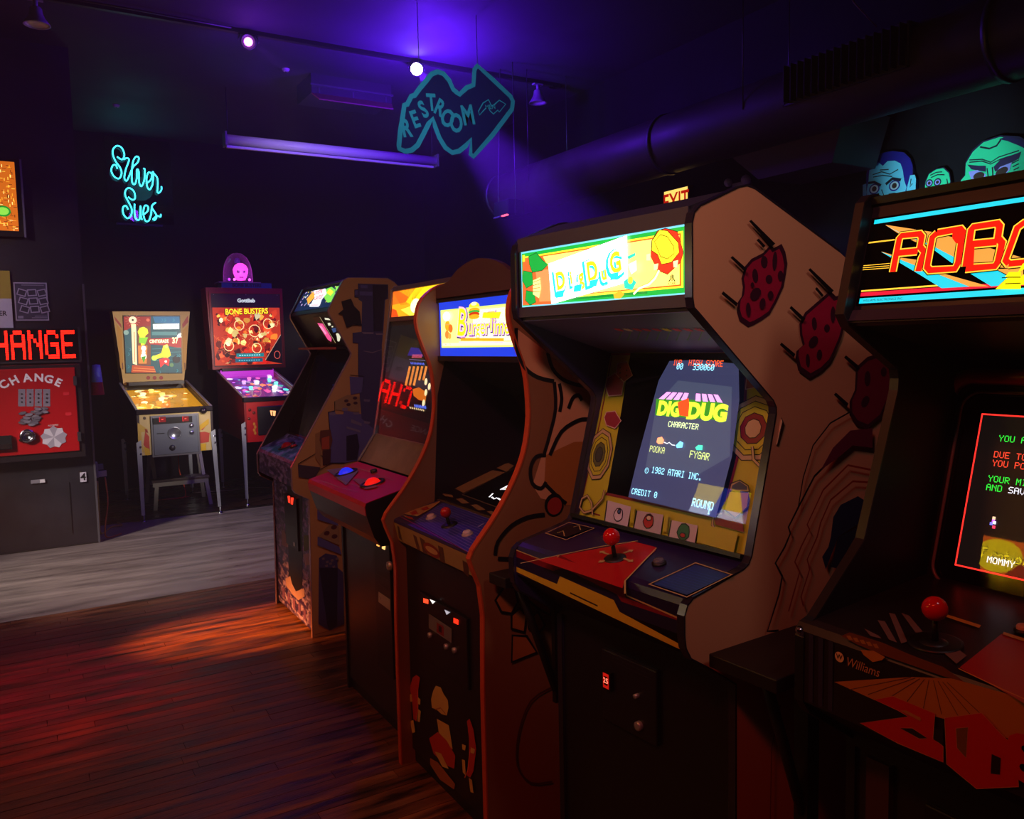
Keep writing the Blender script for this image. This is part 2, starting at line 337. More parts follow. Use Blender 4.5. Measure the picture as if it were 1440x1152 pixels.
def can(x, label, tilt):
    t = thing('spotlight', label, 'spotlight', (x, 6.2, H - .03), 0, 'unlit bell spotlights on the ceiling track')
    W_ = M('#8d8794', .35)
    MB().box((-.045, -.02, -.012), (.045, .02, 0), W_).build('track_adapter', t)
    MB().tube([(0, 0, 0), (0, 0, -.06)], .014, W_, 10).build('stem', t)
    MB().lathe([(.03, -.055), (.036, -.065), (.038, -.09), (.05, -.12), (.075, -.155), (.08, -.165), (.074, -.165), (.04, -.12)], (0, 0, 0), W_, n=28).build('bell_shade', t)
    MB().lathe([(0, -.14), (.045, -.143), (.066, -.158)], (0, 0, 0), M('#d9d5df', .2), n=24).build('bulb', t)
can(.25, 'pale unlit bell spotlight on the track above the glowing orange picture', 0); can(4.06, 'pale unlit bell spotlight beyond the restroom arrow sign', 0)
def lit(x, z, label, r, col, s):
    t = thing('stage_light', label, 'stage light', (x, 6.2, H - .0305))
    BM_ = M('#1a1620', .4)
    MB().box((-.03, -.015, -.015), (.03, .015, -.0005), BM_).build('track_adapter', t)
    MB().tube([(-.055, 0, 0), (-.07, 0, -.03), (-.07, 0, z)], .005, BM_, 6).tube([(.055, 0, 0), (.07, 0, -.03), (.07, 0, z)], .005, BM_, 6).box((-.07, -.006, -.006), (.07, .006, 0), BM_).build('yoke', t)
    d = (EYE - V3((x, 6.2, H - .03 + z))).normalized()
    d = V3((-.30, -.90, -.32)).normalized()
    MB().lathe([(0, -.09), (.04, -.085), (.052, -.06), (.055, .03), (.05, .035), (.048, .02), (0, .018)], (0, 0, z), BM_, d, 28).build('housing', t)
    MB().lathe([(0, .024), (r, .024), (r, .020)], (0, 0, z), G(col, s), d, 28).build('lens', t)
lit(1.58, -.05, 'small stage light glowing pink violet above the neon sign', .030, '#d060ff', 9)
lit(2.90, -.045, 'round stage light glowing white violet beside the restroom arrow sign', .047, '#f4d8ff', 30)
mb = MB().tube([(.45, 6.15, H - .012), (.8, 6.1, H - .03), (1.2, 6.1, H - .035), (1.45, 6.15, H - .02)], .006, M('#3b3340', .5), 6); o = mb.build('ceiling_cable'); o['label'] = 'thin dark cable sagging along the ceiling beside the pink stage light'; o['category'] = 'cable'
# air unit
t = thing('ceiling_vent', 'dark boxed ceiling vent with a dull maroon lower panel', 'vent', (2.62, 7.1, H))
BX = M('#0d0a12', .5); MB().box((-.36, -.2, -.16), (.36, .2, 0), BX).build('housing', t)
MB().box((-.37, -.215, -.10), (.37, -.2, -.085), DSTEEL).build('upper_rail', t)
MB().poly3([(-.36, -.2, -.16), (.36, -.2, -.16), (.33, -.30, -.23), (-.33, -.30, -.23)], (0, .0, -.01), M('#6b2340', .4)).build('lower_flap', t)
for x in (-.3, 0, .3): MB().box((x, -.205, -.155), (x + .012, -.2, -.11), DSTEEL).build('clip', t)
# rolled projector screen
t = thing('projector_screen', 'rolled projector screen in a long white case under the ceiling', 'projector screen', (1.70, 7.6, 3.33))
SC = M('#e6dff0', .4)
MB().lathe([(0, 0), (.045, 0), (.045, 2.03), (0, 2.03)], (0, 0, 0), SC, (1, 0, 0), 20).build('case', t)
MB().box((.0, -.03, -.075), (2.0, .0, -.055), SC).build('pull_bar', t)
MB().box((-.015, -.06, -.06), (0, .06, .06), M('#7d7587', .4)).box((2.03, -.06, -.06), (2.045, .06, .06), M('#7d7587', .4)).build('end_bracket', t)
MB().box((.02, -.006, -.06), (1.98, .0, -.04), M('#3a3442', .5)).build('fabric_edge', t)
for x in (.02, 2.0): MB().tube([(x, 0, .045), (x, 0, H - 3.33)], .004, DSTEEL, 5).build('hanger_wire', t)
for (x, y, lb) in ((2.05, 6.9, 'tiny white smoke sensor on the ceiling beside the boxed vent'), (.95, 8.6, 'tiny pale sensor on the ceiling above the neon sign')):
    t = thing('smoke_sensor', lb, 'sensor', (x, y, H)); MB().lathe([(0, -.022), (.022, -.02), (.03, -.008), (.032, 0)], (0, 0, 0), M('#b5aebb', .4)).build('housing', t); MB().lathe([(0, -.026), (.006, -.026), (.006, -.02)], (0, 0, 0), BLACK).build('probe', t)
# restroom arrow
t = thing('restroom_sign', 'hanging wavy arrow sign outlined in teal reading RESTROOM', 'sign', (2.28, 5.2, 2.78))
A = Art(t, (0, -.012, 0), (1, 0, 0), (0, 0, 1), base=.0)
out = A.px([(150, 900), (155, 930), (215, 958), (280, 945), (340, 895), (400, 780), (450, 680), (495, 625), (515, 700), (560, 820), (620, 920), (690, 970), (760, 955), (830, 900), (880, 835), (875, 985), (905, 1010), (1100, 790), (1295, 530), (1305, 450), (1280, 400), (1100, 230), (945, 90), (915, 130), (905, 285), (840, 310), (765, 380), (735, 360), (700, 330), (660, 240), (600, 170), (540, 150), (480, 175), (420, 250), (360, 320), (310, 390), (275, 400), (235, 480), (205, 490), (190, 600), (165, 750)], 7.2, 540, 80)
b = MB().poly3([(a, 0, c_) for a, c_ in out], (0, -.012, 0), M('#241650', .5)); b.build('board', t)  # violet put into the board colour so it blends with the haze
A = Art(t, (0, -.012, 0), (1, 0, 0), (0, 0, 1), base=.001); TE = M('#3f9aa5', .5)
cx = sum(p[0] for p in out) / len(out); cy = sum(p[1] for p in out) / len(out)
inn = [(p[0], p[1]) for p in out]
A.line(inn, .034, TE, closed=True)
for ch, x, y, r_, h_ in (('R', 225, 730, 10, .115), ('E', 315, 640, 22, .11), ('S', 400, 540, 30, .11), ('T', 480, 470, 5, .11), ('R', 560, 520, -25, .11), ('O', 640, 630, -25, .12), ('O', 730, 680, -2, .125), ('M', 850, 600, 12, .13)):
    A.text(ch, A.px([(x, y)], 7.2, 540, 80)[0], h_, TE, bold=.035, rot=r_, sx=.72)
w1 = A.px([(955, 550), (1000, 470), (1055, 435), (1090, 500), (1120, 480), (1165, 440), (1230, 480), (1165, 560), (1150, 540), (1105, 580), (1070, 545), (1050, 500), (1010, 540), (965, 590)], 7.2, 540, 80)
A.line(w1, .008, TE, closed=True); A.text('MEN', A.px([(1075, 510)], 7.2, 540, 80)[0], .03, TE, bold=.01, rot=8)
A.build('printed_outline', t)
for x in (.17, .62): MB().tube([(x, -.006, .45), (x, -.006, H - 2.78)], .0025, DSTEEL, 5).build('hanger_wire', t)
# little device hanging at the duct end
t = thing('camera_box', 'small dark box with a red lit lower edge hanging under the duct end', 'device', (3.62, 6.0, 2.55))
MB().box((-.08, -.12, 0), (.08, .12, .13), BLACK).build('housing', t, bevel=.01)
MB().box((-.09, -.11, -.006), (-.07, -.02, .004), G('#ff5a70', 2.2)).build('lit_strip', t); MB().box((-.09, .0, -.006), (-.07, .11, .004), M('#8a7a9a', .3)).build('chrome_strip', t)
MB().tube([(-.02, .13, .0), (-.02, .14, .2), (0, .1, H - 2.55)], .005, DSTEEL, 6).tube([(-.02, -.13, .0), (-.02, -.14, .2), (0, -.1, H - 2.55)], .005, DSTEEL, 6).build('bracket', t)
# ------------------------------------------------------------------ exit sign and masks on the right wall
def wallframe(): return dict(U=(0, -1, 0), V=(0, 0, 1))
RW = 4.6
t = thing('exit_sign', 'lit yellow sign with red letters EXIT above the tan cabinet', 'sign', (RW, 0, 0))
A = Art(t, (-.05, 0, 0), (0, -1, 0), (0, 0, 1)); q = A.px([(934, 268), (967, 262), (967, 288), (935, 300)])
a0, a1 = q[0][0], q[1][0]; b1 = q[1][1] + .0; b0 = b1 - .20
MB().box((-.05, -a1 - .01, b0 - .01), (0, -a0 + .01, b1 + .01), M('#2a2226', .5)).build('case', t)
A.rect(a0, b0, a1, b1, G('#ffd76a', 1.25)); A.text('EXIT', ((a0 + a1) / 2, b1 - .095), .13, G('#c21a05', .9), bold=.02, sx=.80); A.build('lit_face', t)
def mask(label, pts, mk, cat='mask'):
    t = thing('paper_mask', label, cat, (RW, 0, 0), 0, 'glowing monster masks on the dark wall')
    A = Art(t, (-.03, 0, 0), (0, -1, 0), (0, 0, 1)); P = A.px(pts, 6, 1200, 180)
    MB().poly3([(-.03, -a, b) for a, b in P], (.022, 0, 0), M('#1c1440', .6)).build('backing_card', t); mk(A); A.build('painted_face', t); return t
PAL = M('#7ae6ff', .7, spec=.2); NV = M('#1c1290', .6); INK = M('#0a0a26', .6); GRN = M('#3cf0a8', .7, spec=.2); LAV = M('#b0a8ff', .6); BRN = M('#3a1a08', .6); WHT = M('#cfe6ea', .6)
def pale(A):
    z = lambda L: A.px(L, 6, 1200, 180)
    A.poly(z([(110, 470), (110, 400), (120, 330), (160, 260), (230, 215), (330, 195), (420, 205), (475, 250), (500, 310), (500, 400), (480, 480), (470, 600), (200, 640), (110, 600)]), NV)
    A.poly(z([(80, 480), (110, 470), (112, 600), (80, 600)]), PAL); A.poly(z([(480, 400), (520, 395), (530, 430), (525, 540), (510, 590), (450, 605), (450, 520)]), PAL)
    A.poly(z([(130, 440), (135, 360), (160, 310), (215, 290), (250, 320), (290, 280), (350, 275), (400, 300), (420, 360), (430, 440), (450, 500), (430, 570), (380, 615), (200, 640), (120, 600), (112, 540)]), PAL)
    for L in ([(225, 355), (300, 350)], [(165, 395), (240, 370), (310, 390), (380, 350)], [(170, 415), (250, 400), (330, 410)], [(240, 520), (260, 570), (235, 590)], [(150, 580), (200, 560), (240, 575)], [(300, 560), (350, 550), (400, 560)], [(490, 430), (480, 500), (500, 470)], [(200, 610), (260, 590), (330, 610)]): A.line(z(L), .006, INK)
    for x, y in ((180, 515), (350, 487)):
        c = z([(x, y)])[0]; A.ell(c, .036, .032, NV); A.ell(c, .028, .024, WHT); A.ell(c, .016, .016, BRN)
    A.line(z([(130, 465), (180, 458), (236, 486)]), .015, INK); A.line(z([(278, 476), (335, 428), (405, 440)]), .017, INK)
mask('pale blue frowning mask with dark widow peak hair on the wall', [(80, 480), (110, 460), (115, 360), (150, 270), (230, 210), (330, 192), (430, 205), (485, 260), (505, 340), (505, 395), (530, 430), (525, 545), (505, 600), (430, 612), (200, 645), (80, 600)], pale)
def ghoul(A):
    z = lambda L: A.px(L, 6, 1200, 180)
    A.poly(z([(605, 520), (610, 460), (640, 390), (700, 350), (760, 340), (805, 380), (818, 450), (800, 520), (760, 555), (640, 560), (615, 545)]), GRN)
    for L in ([(650, 400), (700, 375), (750, 370)], [(655, 420), (710, 395), (770, 395)], [(640, 530), (690, 515), (740, 530)], [(790, 430), (800, 480)]): A.line(z(L), .006, INK)
    for x, y in ((642, 466), (712, 458)):
        c = z([(x, y)])[0]; A.ell(c, .022, .022, INK); A.ell(c, .016, .015, LAV); A.ell(c, .009, .009, BRN)
    A.line(z([(640, 548), (700, 540), (755, 545)]), .02, M('#5c1020', .6))
    for i in range(5): A.poly(z([(645 + i * 24, 540), (660 + i * 24, 538), (652 + i * 24, 560)]), WHT, i == 0)
mask('tiny green bald ghoul mask between two larger masks', [(600, 525), (605, 450), (640, 380), (700, 342), (765, 330), (812, 375), (824, 450), (808, 525), (770, 570), (640, 575), (608, 550)], ghoul)
def big(A):
    z = lambda L: A.px(L, 6, 1200, 180)
    A.poly(z([(905, 530), (910, 440), (945, 400), (950, 300), (1010, 200), (1100, 120), (1240, 75), (1400, 110), (1500, 200), (1560, 400), (1540, 450), (960, 530)]), GRN)
    A.poly(z([(1230, 95), (1300, 70), (1420, 100), (1500, 200), (1400, 150), (1300, 110)]), M('#1a0a50', .6))
    A.line(z([(1070, 160), (1150, 175), (1210, 150), (1245, 100)]), .009, INK)
    for L in ([(980, 270), (1090, 265), (1160, 290), (1230, 245), (1400, 190)], [(980, 290), (1090, 280), (1160, 305), (1240, 265), (1400, 215)], [(960, 470), (1050, 480), (1140, 440), (1240, 445), (1400, 420)], [(970, 500), (1080, 500), (1160, 460)], [(1130, 340), (1140, 420)], [(1175, 330), (1180, 420)]): A.line(z(L), .006, INK)
    A.poly(z([(965, 310), (1060, 320), (1120, 320), (1120, 370), (1000, 350)]), M('#2a1248', .6)); A.poly(z([(1185, 330), (1240, 270), (1420, 200), (1400, 260), (1200, 370)]), M('#2a1248', .6))
    A.poly(z([(975, 370), (1050, 355), (1120, 390), (1115, 425), (1050, 445), (1000, 440)]), LAV); A.poly(z([(1190, 400), (1240, 330), (1340, 290), (1320, 360), (1270, 400), (1200, 415)]), LAV)
    A.ell(z([(1062, 405)])[0], .030, .020, BRN); A.ell(z([(1255, 368)])[0], .034, .020, BRN, rot=20)
    for i in range(5): A.line(z([(1340 + i * 8, 300 + i * 28), (1400, 270 + i * 32)]), .006, INK)
mask('largest mask, green with winged purple eyes, above the black cabinet', [(900, 535), (905, 435), (940, 400), (945, 290), (1000, 190), (1090, 110), (1240, 62), (1400, 70), (1530, 150), (1600, 300), (1600, 440), (960, 540)], big)
# cctv knob by the exit
t = thing('emergency_lamp', 'small pale twin lamp fitting behind the tall tan cabinet top', 'lamp', (RW, 2.05 * 2.14, 2.55)); 
t.location = (RW, 4.3, 2.56)
MB().box((-.08, -.06, -.03), (0, .06, .05), M('#8d8790', .4)).build('housing', t); MB().ball((-.1, -.09, .05), .035, M('#a7a1aa', .3)).build('lamp_head', t); MB().ball((-.1, .08, .06), .03, M('#a7a1aa', .3)).build('lamp_head', t)
# ------------------------------------------------------------------ neon sign
t = thing('neon_sign', 'turquoise neon script sign in two lines on the back wall', 'neon sign', (.95, 9.65, 2.85))
MB().box((-.02, .0, .0), (.62, .012, .88), glass('smoked_acrylic', (.5, .5, .6))).build('acrylic_panel', t)
NE = G('#40e4f4', 3.0)
A = Art(t, (0, -.06, 0), (1, 0, 0), (0, 0, 1))
def neon(pts, nm):
    P = A.px(pts, 7.68, 130, 180); Q = []
    for i in range(len(P) - 1):
        p0 = P[max(0, i - 1)]; p1 = P[i]; p2 = P[i + 1]; p3 = P[min(len(P) - 1, i + 2)]
        for k in range(5):
            u = k / 5; f = lambda a, b, c, d: .5 * (2 * b + (c - a) * u + (2 * a - 5 * b + 4 * c - d) * u * u + (3 * b - a - 3 * c + d) * u ** 3)
            Q.append((f(p0[0], p1[0], p2[0], p3[0]), -.06, f(p0[1], p1[1], p2[1], p3[1])))
    Q.append((P[-1][0], -.06, P[-1][1])); MB().tube(Q, .0078, NE, 6).build(nm, t)
neon([(265, 310), (320, 340), (345, 290), (320, 220), (270, 192), (225, 225), (222, 290), (250, 360), (300, 430), (315, 490), (290, 545), (240, 530), (205, 470), (215, 410), (250, 400), (270, 440)], 'letter')
neon([(335, 340), (375, 325), (395, 350), (360, 450), (345, 540), (370, 570), (400, 510)], 'letter')
neon([(400, 510), (440, 420), (490, 370), (500, 320), (470, 310), (440, 360), (425, 480), (430, 590), (460, 605), (480, 540)], 'letter')
neon([(480, 540), (480, 450), (500, 470), (505, 590), (530, 630), (560, 560), (565, 450), (550, 440)], 'letter')
neon([(580, 600), (630, 560), (640, 500), (605, 480), (585, 540), (590, 630), (620, 665), (650, 610)], 'letter')
neon([(650, 610), (660, 490), (650, 480), (700, 540), (705, 640), (700, 690), (720, 700), (745, 670), (745, 630)], 'letter')
neon([(385, 745), (430, 775), (460, 760), (450, 690), (400, 648), (360, 670), (355, 730), (395, 810), (425, 880), (415, 950), (375, 975), (335, 930), (330, 860), (360, 840), (385, 880)], 'letter')
neon([(455, 820), (455, 930), (475, 985), (510, 980), (520, 840), (525, 970), (540, 985)], 'letter')
neon([(545, 940), (595, 900), (600, 850), (565, 840), (550, 920), (570, 1000), (610, 1000), (635, 930)], 'letter')
neon([(635, 930), (645, 840), (685, 805), (640, 850), (690, 940), (680, 990), (655, 985), (700, 950), (735, 960), (738, 930)], 'letter')
for (x, z) in ((.1, .6), (.35, .55), (.5, .35), (.22, .2), (.4, .12)): MB().tube([(x, 0, z), (x, -.06, z)], .004, M('#3a4a55', .3), 5).build('tube_standoff', t)
MB().box((.05, -.05, -.03), (.5, .0, -.008), BLACK).build('transformer', t)
light('neon_glow', 'POINT', (1.28, 9.45, 3.25), None, (.1, .8, 1), 1.2, .15)
# ------------------------------------------------------------------ left partition: signs, posters, change machine
Y0 = 7.16
def px_y(x, y, Y):
    d = R @ V3(((x - 720) / FPX, -(y - 576) / FPX, -1)); p = EYE + d * (Y / d.y); return p.x, p.z
def ffr(t, yoff): return Art(t, (0, yoff, 0), (1, 0, 0), (0, 0, 1))
t = thing('led_sign', 'wide LED board spelling CHANGE in red dots above the change machine', 'sign', (0, Y0, 0))
MB().box((-.78, -.05, 1.435), (.43, 0, 1.685), BLACK).build('case', t, bevel=.004)
MB().box((-.79, -.054, 1.425), (.44, -.048, 1.437), DSTEEL).box((.425, -.056, 1.425), (.44, -.048, 1.69), DSTEEL).build('frame_edge', t)
A = ffr(t, -.0505); A.rect(-.76, 1.445, .42, 1.675, M('#12060a', .3))
A.pix('CHANGE', (-.235, 1.455), .0305, G('#ff0e05', 11), pw=.0182, dots=2, gap=.2); A.build('red_dots', t)
t = thing('change_machine', 'red change machine faceplate lettered CHANGE in white on the wall', 'change machine', (0, Y0, 0))
RD = M('#a30810', .35, spec=.5); MB().box((-.72, -.10, .70), (.425, 0, 1.41), M('#1a1116', .4)).build('cabinet', t, bevel=.004)
MB().box((-.69, -.115, .75), (.385, -.10, 1.385), RD).build('faceplate', t, bevel=.006)
A = ffr(t, -.1155); WH = M('#d9d4d8', .5)
for ch, x, y, r_ in (('C', 20, 580, 38), ('H', 72, 560, 25), ('A', 138, 547, 8), ('N', 197, 546, -5), ('G', 247, 553, -18), ('E', 294, 570, -28)):
    B = ffr(t, -.1155); B.text(ch, A.px([(x, y)], 3.6, 0, 380)[0], .058, WH, bold=.035, rot=r_); B.build('letter', t)
A.text('CHANGE', (-.45, 1.30), .055, WH, bold=.02); A.build('white_lettering', t)
A = ffr(t, -.1155)
GY = M('#77707c', .4); GD = M('#2a1a22', .5)
for i in range(4):
    q = A.px([(92 + i * 42, 602), (128 + i * 42, 602), (128 + i * 42, 690), (92 + i * 42, 690)], 3.6, 0, 380); A.poly(q, GY, i == 0)
for i in range(4):
    for k in range(3): A.ell(A.px([(111 + i * 42, 628 + k * 20)], 3.6, 0, 380)[0], .007, .007, GD, 10)
random.seed(3)
for k in range(26):
    v = random.random(); x = 112 + 135 * random.random() * (1 - v * .55) - v * 8; A.ell(A.px([(x, 698 + v * 85)], 3.6, 0, 380)[0], .026, .011, GY if k % 2 else M('#5d5763', .4), 12, rot=random.uniform(-20, 20)); 
    A.ell(A.px([(x, 700 + v * 85)], 3.6, 0, 380)[0], .026, .011, GD, 12, w=.0015)
A.build('printed_coins', t)
q = px_y(38, 611, Y0)
MB().lathe([(.045, 0), (.05, .01), (.05, .03), (.035, .035), (.03, .012), (0, .01)], (q[0], -.115, q[1]), CHROME, (0, -1, 0), 20).box((q[0] - .055, -.14, q[1] - .035), (q[0] + .055, -.115, q[1] - .02), CHROME).build('coin_cup', t, )
q = px_y(10, 620, Y0); MB().box((q[0] - .09, -.15, q[1] - .05), (q[0] + .03, -.115, q[1] + .05), BLACK).box((q[0] - .08, -.155, q[1] - .045), (q[0] + .02, -.15, q[1] - .01), CHROME).build('bill_slot', t)
for (x, y) in ((104, 535), (110, 612)):
    q = px_y(x, y, Y0); MB().box((q[0] - .012, -.13, q[1] - .035), (q[0] + .012, -.115, q[1] + .035), DSTEEL).build('hinge', t)
for (x, y) in ((92, 553), (95, 581)):
    q = px_y(x, y, Y0); MB().box((q[0] - .02, -.118, q[1] - .012), (q[0] + .02, -.115, q[1] + .012), M('#c0202c', .4)).build('faded_sticker', t)
A = ffr(t, -.116); q = px_y(75, 613, Y0)
for k in range(9):
    an = math.radians(k * 40 + 10); A.poly([(q[0], q[1]), (q[0] + .075 * math.cos(an - .35), q[1] + .07 * math.sin(an - .35)), (q[0] + .09 * math.cos(an), q[1] + .085 * math.sin(an)), (q[0] + .075 * math.cos(an + .35), q[1] + .07 * math.sin(an + .35))], M('#b9b2bc', .6) if k % 2 else M('#8f8894', .6))
A.text('ACCEPTS', (q[0], q[1] + .088), .012, WH); A.build('starburst_sticker', t)
t = thing('number_tag', 'small white tag with the digit 4 on the black panel', 'tag', (0, Y0, 0)); q = px_y(117, 671, Y0)
MB().box((q[0] - .022, -.004, q[1] - .038), (q[0] + .022, 0, q[1] + .038), M('#b4aebb', .6)).build('card', t); A = ffr(t, -.004); A.text('4', (q[0], q[1]), .055, BLACK, bold=.02); A.build('digit', t)
t = thing('label_plate', 'little grey and white label stuck low on the black panel', 'label', (0, Y0, 0)); q = px_y(54, 677, Y0)
MB().box((q[0] - .05, -.004, q[1] - .014), (q[0] + .045, 0, q[1] + .014), M('#77727e', .5)).build('plate', t); MB().box((q[0] + .01, -.006, q[1] - .012), (q[0] + .043, -.004, q[1] + .012), M('#c9c4cf', .5)).build('white_patch', t)
t = thing('poster', 'small monochrome poster of tilted photo frames pinned to the dark wall', 'poster', (0, Y0, 0))
A = ffr(t, -.004); q = A.px([(20, 397), (66, 397), (70, 448), (25, 451)]); x0, z0, x1, z1 = q[3][0] - .012, q[3][1], q[2][0] - .005, q[0][1]
MB().box((x0, -.004, z0), (x1, 0, z1), M('#a39dab', .6)).build('sheet', t); A.rect(x0 + .008, z0 + .008, x1 - .008, z1 - .008, M('#3b3546', .6))
for r_ in range(3):
    for c_ in range(3):
        cx = x0 + .05 + c_ * .065 + r_ * .006; cz = z1 - .075 - r_ * .062; an = math.radians((-18, 4, 14)[c_]); P = [(cx + a * math.cos(an) - b * math.sin(an), cz + a * math.sin(an) + b * math.cos(an)) for a, b in ((-.03, -.025), (.03, -.025), (.03, .025), (-.03, .025))]
        A.poly(P, M('#9a94a3', .6)); P = [(cx + (p[0] - cx) * .75, cz + (p[1] - cz) * .7) for p in P]; A.poly(P, M('#26202e', .6))
for k, w_ in ((.018, .1), (.03, .08)): A.rect(x1 - .012 - w_, z0 + k, x1 - .012, z0 + k + .005, M('#8d8796', .6))
A.rect(x0 + .015, z0 + .015, x0 + .05, z0 + .035, M('#8d8796', .6)); A.rect(x0 + .05, z1 - .022, x1 - .02, z1 - .018, M('#8d8796', .6)); A.build('print', t)
t = thing('poster', 'yellow and white notice ending in the letters TER above the LED board', 'poster', (0, Y0, 0))
A = ffr(t, -.005); q = A.px([(15, 381), (17, 432), (18, 461)]); xr = q[1][0]
MB().box((-.75, -.005, q[2][1]), (xr, 0, q[0][1]), M('#b9b3bb', .6)).build('sheet', t); A.rect(-.75, A.px([(15, 420)])[0][1], xr, q[0][1], M('#a08c2a', .6)); A.text('TER', (xr - .075, A.px([(8, 441)])[0][1]), .036, BLACK, bold=.02, sx=.9); A.text('FILTER', (-.45, A.px([(8, 441)])[0][1]), .036, BLACK, bold=.02, sx=.9) if 0 else None
A.build('print', t)
t = thing('lit_picture', 'glowing orange backlit picture with a green bulb in a metal frame', 'picture', (0, Y0, 0))
A = ffr(t, -.042); q = A.px([(20, 228), (23, 325)]); xr = q[0][0]; zt, zb = q[0][1], q[1][1]
MB().box((-.62, -.04, zb - .04), (xr + .045, 0, zt + .02), BLACK).build('case', t); MB().box((xr + .032, -.048, zb - .045), (xr + .045, -.04, zt + .022), M('#c9c4cf', .25, .7)).build('frame_edge', t)
A.rect(-.58, zb, xr, zt, G('#e07018', .9))
random.seed(11)
for k in range(640):
    x = random.uniform(-.57, xr - .02); z = random.uniform(zb, zt - .012); h = random.random() < .5; cc = random.choice((G('#ffd24a', 1.4), G('#ffb030', 1.2), G('#8a1c08', .7), G('#5a1206', .6), G('#ffe68a', 1.5)))
    A.rect(x, z, x + (.022 if h else .004), z + (.003 if h else .02), cc, k % 100 == 0)
A.ell(A.px([(4, 297)])[0], .05, .04, G('#1f9a2c', .9)); A.ell(A.px([(4, 297)])[0], .038, .028, G('#8ee04a', 1.1)); A.build('lit_print', t)
t = thing('paper_cone', 'small pale blue and red paper cone hung on the wall end', 'cone', (.545, Y0 + .08, 1.16))
MB().lathe([(.048, 0), (.040, .10)], (0, 0, 0), M('#b3141c', .6)).build('red_band', t); MB().lathe([(.040, .10), (.030, .235), (0, .24)], (0, 0, 0), M('#8fb9c6', .6)).build('blue_band', t)
t = thing('power_outlet', 'grey wall outlet with plugs on the end of the partition', 'outlet', (.485, 7.3, .56))
MB().box((0, -.05, -.06), (.03, .05, .06), M('#77727b', .5)).build('back_box', t); MB().box((.03, -.04, -.055), (.09, .0, -.01), M('#8f8a90', .5)).build('plug', t); MB().box((.03, -.02, .0), (.07, .03, .04), M('#5d5962', .5)).build('plug', t)
def cable(pts, r, m, label, name='power_cable'):
    Q = []
    P = [V3(p) for p in pts]
    for i in range(len(P) - 1):
        p0 = P[max(0, i - 1)]; p1 = P[i]; p2 = P[i + 1]; p3 = P[min(len(P) - 1, i + 2)]
        for k in range(6):
            u = k / 6; Q.append(.5 * (2 * p1 + (p2 - p0) * u + (2 * p0 - 5 * p1 + 4 * p2 - p3) * u * u + (3 * p1 - p0 - 3 * p2 + p3) * u ** 3))
    Q.append(P[-1]); o = MB().tube(Q, r, m, 6).build(name); o['label'] = label; o['category'] = 'cable'; return o
cable([(.56, 7.25, .5), (.57, 7.26, .3), (.54, 7.26, .1), (.55, 7.27, .012), (.66, 7.34, .012)], .006, M('#a8482a', .5), 'rusty orange cable dropping from the outlet on the partition end')
cable([(.515, 7.42, .45), (.515, 7.44, .2), (.52, 7.46, .012), (.62, 7.68, .012), (.7, 7.7, .012), (.68, 7.82, .012)], .007, M('#b9a43a', .5), 'yellow cable curling on the floor by the partition end')
# ================================================================== arcade cabinets (front faces -x, far side +y)
def coin_door(t, u, yc, z0, z1, half, m=BLK2):
    MB().box((u - .012, yc - half, z0), (u, yc + half, z1), m).build('coin_door', t, bevel=.003)
def side(t, prof, y0, y1, m, name='side_panel'): return MB().prism(prof, y0, y1, m).build(name, t)
def button(t, c, r, m, N=(0, 0, 1), name='button', ring=BLACK):
    MB().lathe([(r * 1.35, 0), (r * 1.35, .004), (r * 1.05, .006)], c, ring, N, 18).lathe([(r, .0), (r, .010), (r * .8, .013), (0, .0135)], c, m, N, 18).build(name, t)
def joystick(t, c, N, h, ball_m, r=.018):
    c = V3(c); N = V3(N).normalized()
    j = MB().lathe([(.028, 0), (.028, .003), (.012, .006), (0, .006)], c, BLACK, N, 20).build('joystick_base', t)
    MB().tube([c, c + N * h], .0055, BLACK, 10).build('joystick_shaft', t); MB().ball(c + N * (h + r * .6), r, ball_m, 20).build('joystick_ball', t)
TAN = M('#d6a070', .5, noise=.08, nscale=2); INKB = M('#0c0a10', .45)
# ---------------- digging game cabinet
t = thing('arcade_cabinet', 'large tan arcade cabinet with green and yellow lit marquee and red rocks on its side', 'arcade cabinet', (1.205, 1.265, 0), math.radians(4.4))
W = .635
P = [(.13, 0), (.13, .73), (.05, .785), (-.015, .825), (-.030, .85), (-.034, .875), (-.034, .92), (-.025, .94), (-.008, .952), (.155, .985), (.172, .993), (.183, 1.01), (.268, 1.325), (.268, 1.342), (.258, 1.358), (.014, 1.553), (-.002, 1.565), (-.006, 1.585), (-.006, 1.735), (.0, 1.755), (.018, 1.77), (.14, 1.819), (.165, 1.824), (.19, 1.820), (.505, 1.70), (.73, 1.59), (.86, 1.50), (.86, 0)]
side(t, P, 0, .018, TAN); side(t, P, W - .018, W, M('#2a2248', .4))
for a, b in ((-.001, .019), (W - .019, W + .001)): trimloop(P[:25], a, b, -.004, M('#3b3744', .2, .6)).build('edge_trim', t)
IM = M('#2a2832', .5)
MB().strip([(.002, 1.772), (.14, 1.818), (.187, 1.817), (.505, 1.697), (.73, 1.587), (.855, 1.50)], .018, W - .018, .012, IM).build('top_panel', t)
MB().box((.84, .018, 0), (.858, W - .018, 1.5), BLACK).build('back_panel', t)
FRM = M('#4b4450', .42, .3)
MB().strip([(.0, 1.737), (.0, 1.772)], .018, W - .018, .02, FRM).build('marquee_rail', t); MB().strip([(.0, 1.566), (.0, 1.592)], .018, W - .018, .02, FRM).build('marquee_rail', t)
MB().box((.0, .018, 1.592), (.02, .024, 1.737), BLACK).build('marquee_side_rail', t); MB().box((.0, .609, 1.592), (.02, W - .018, 1.737), BLACK).build('marquee_side_rail', t)
MB().box((.006, .022, 1.588), (.012, .611, 1.74), M('#f0e6c0', .3)).build('marquee_panel', t)
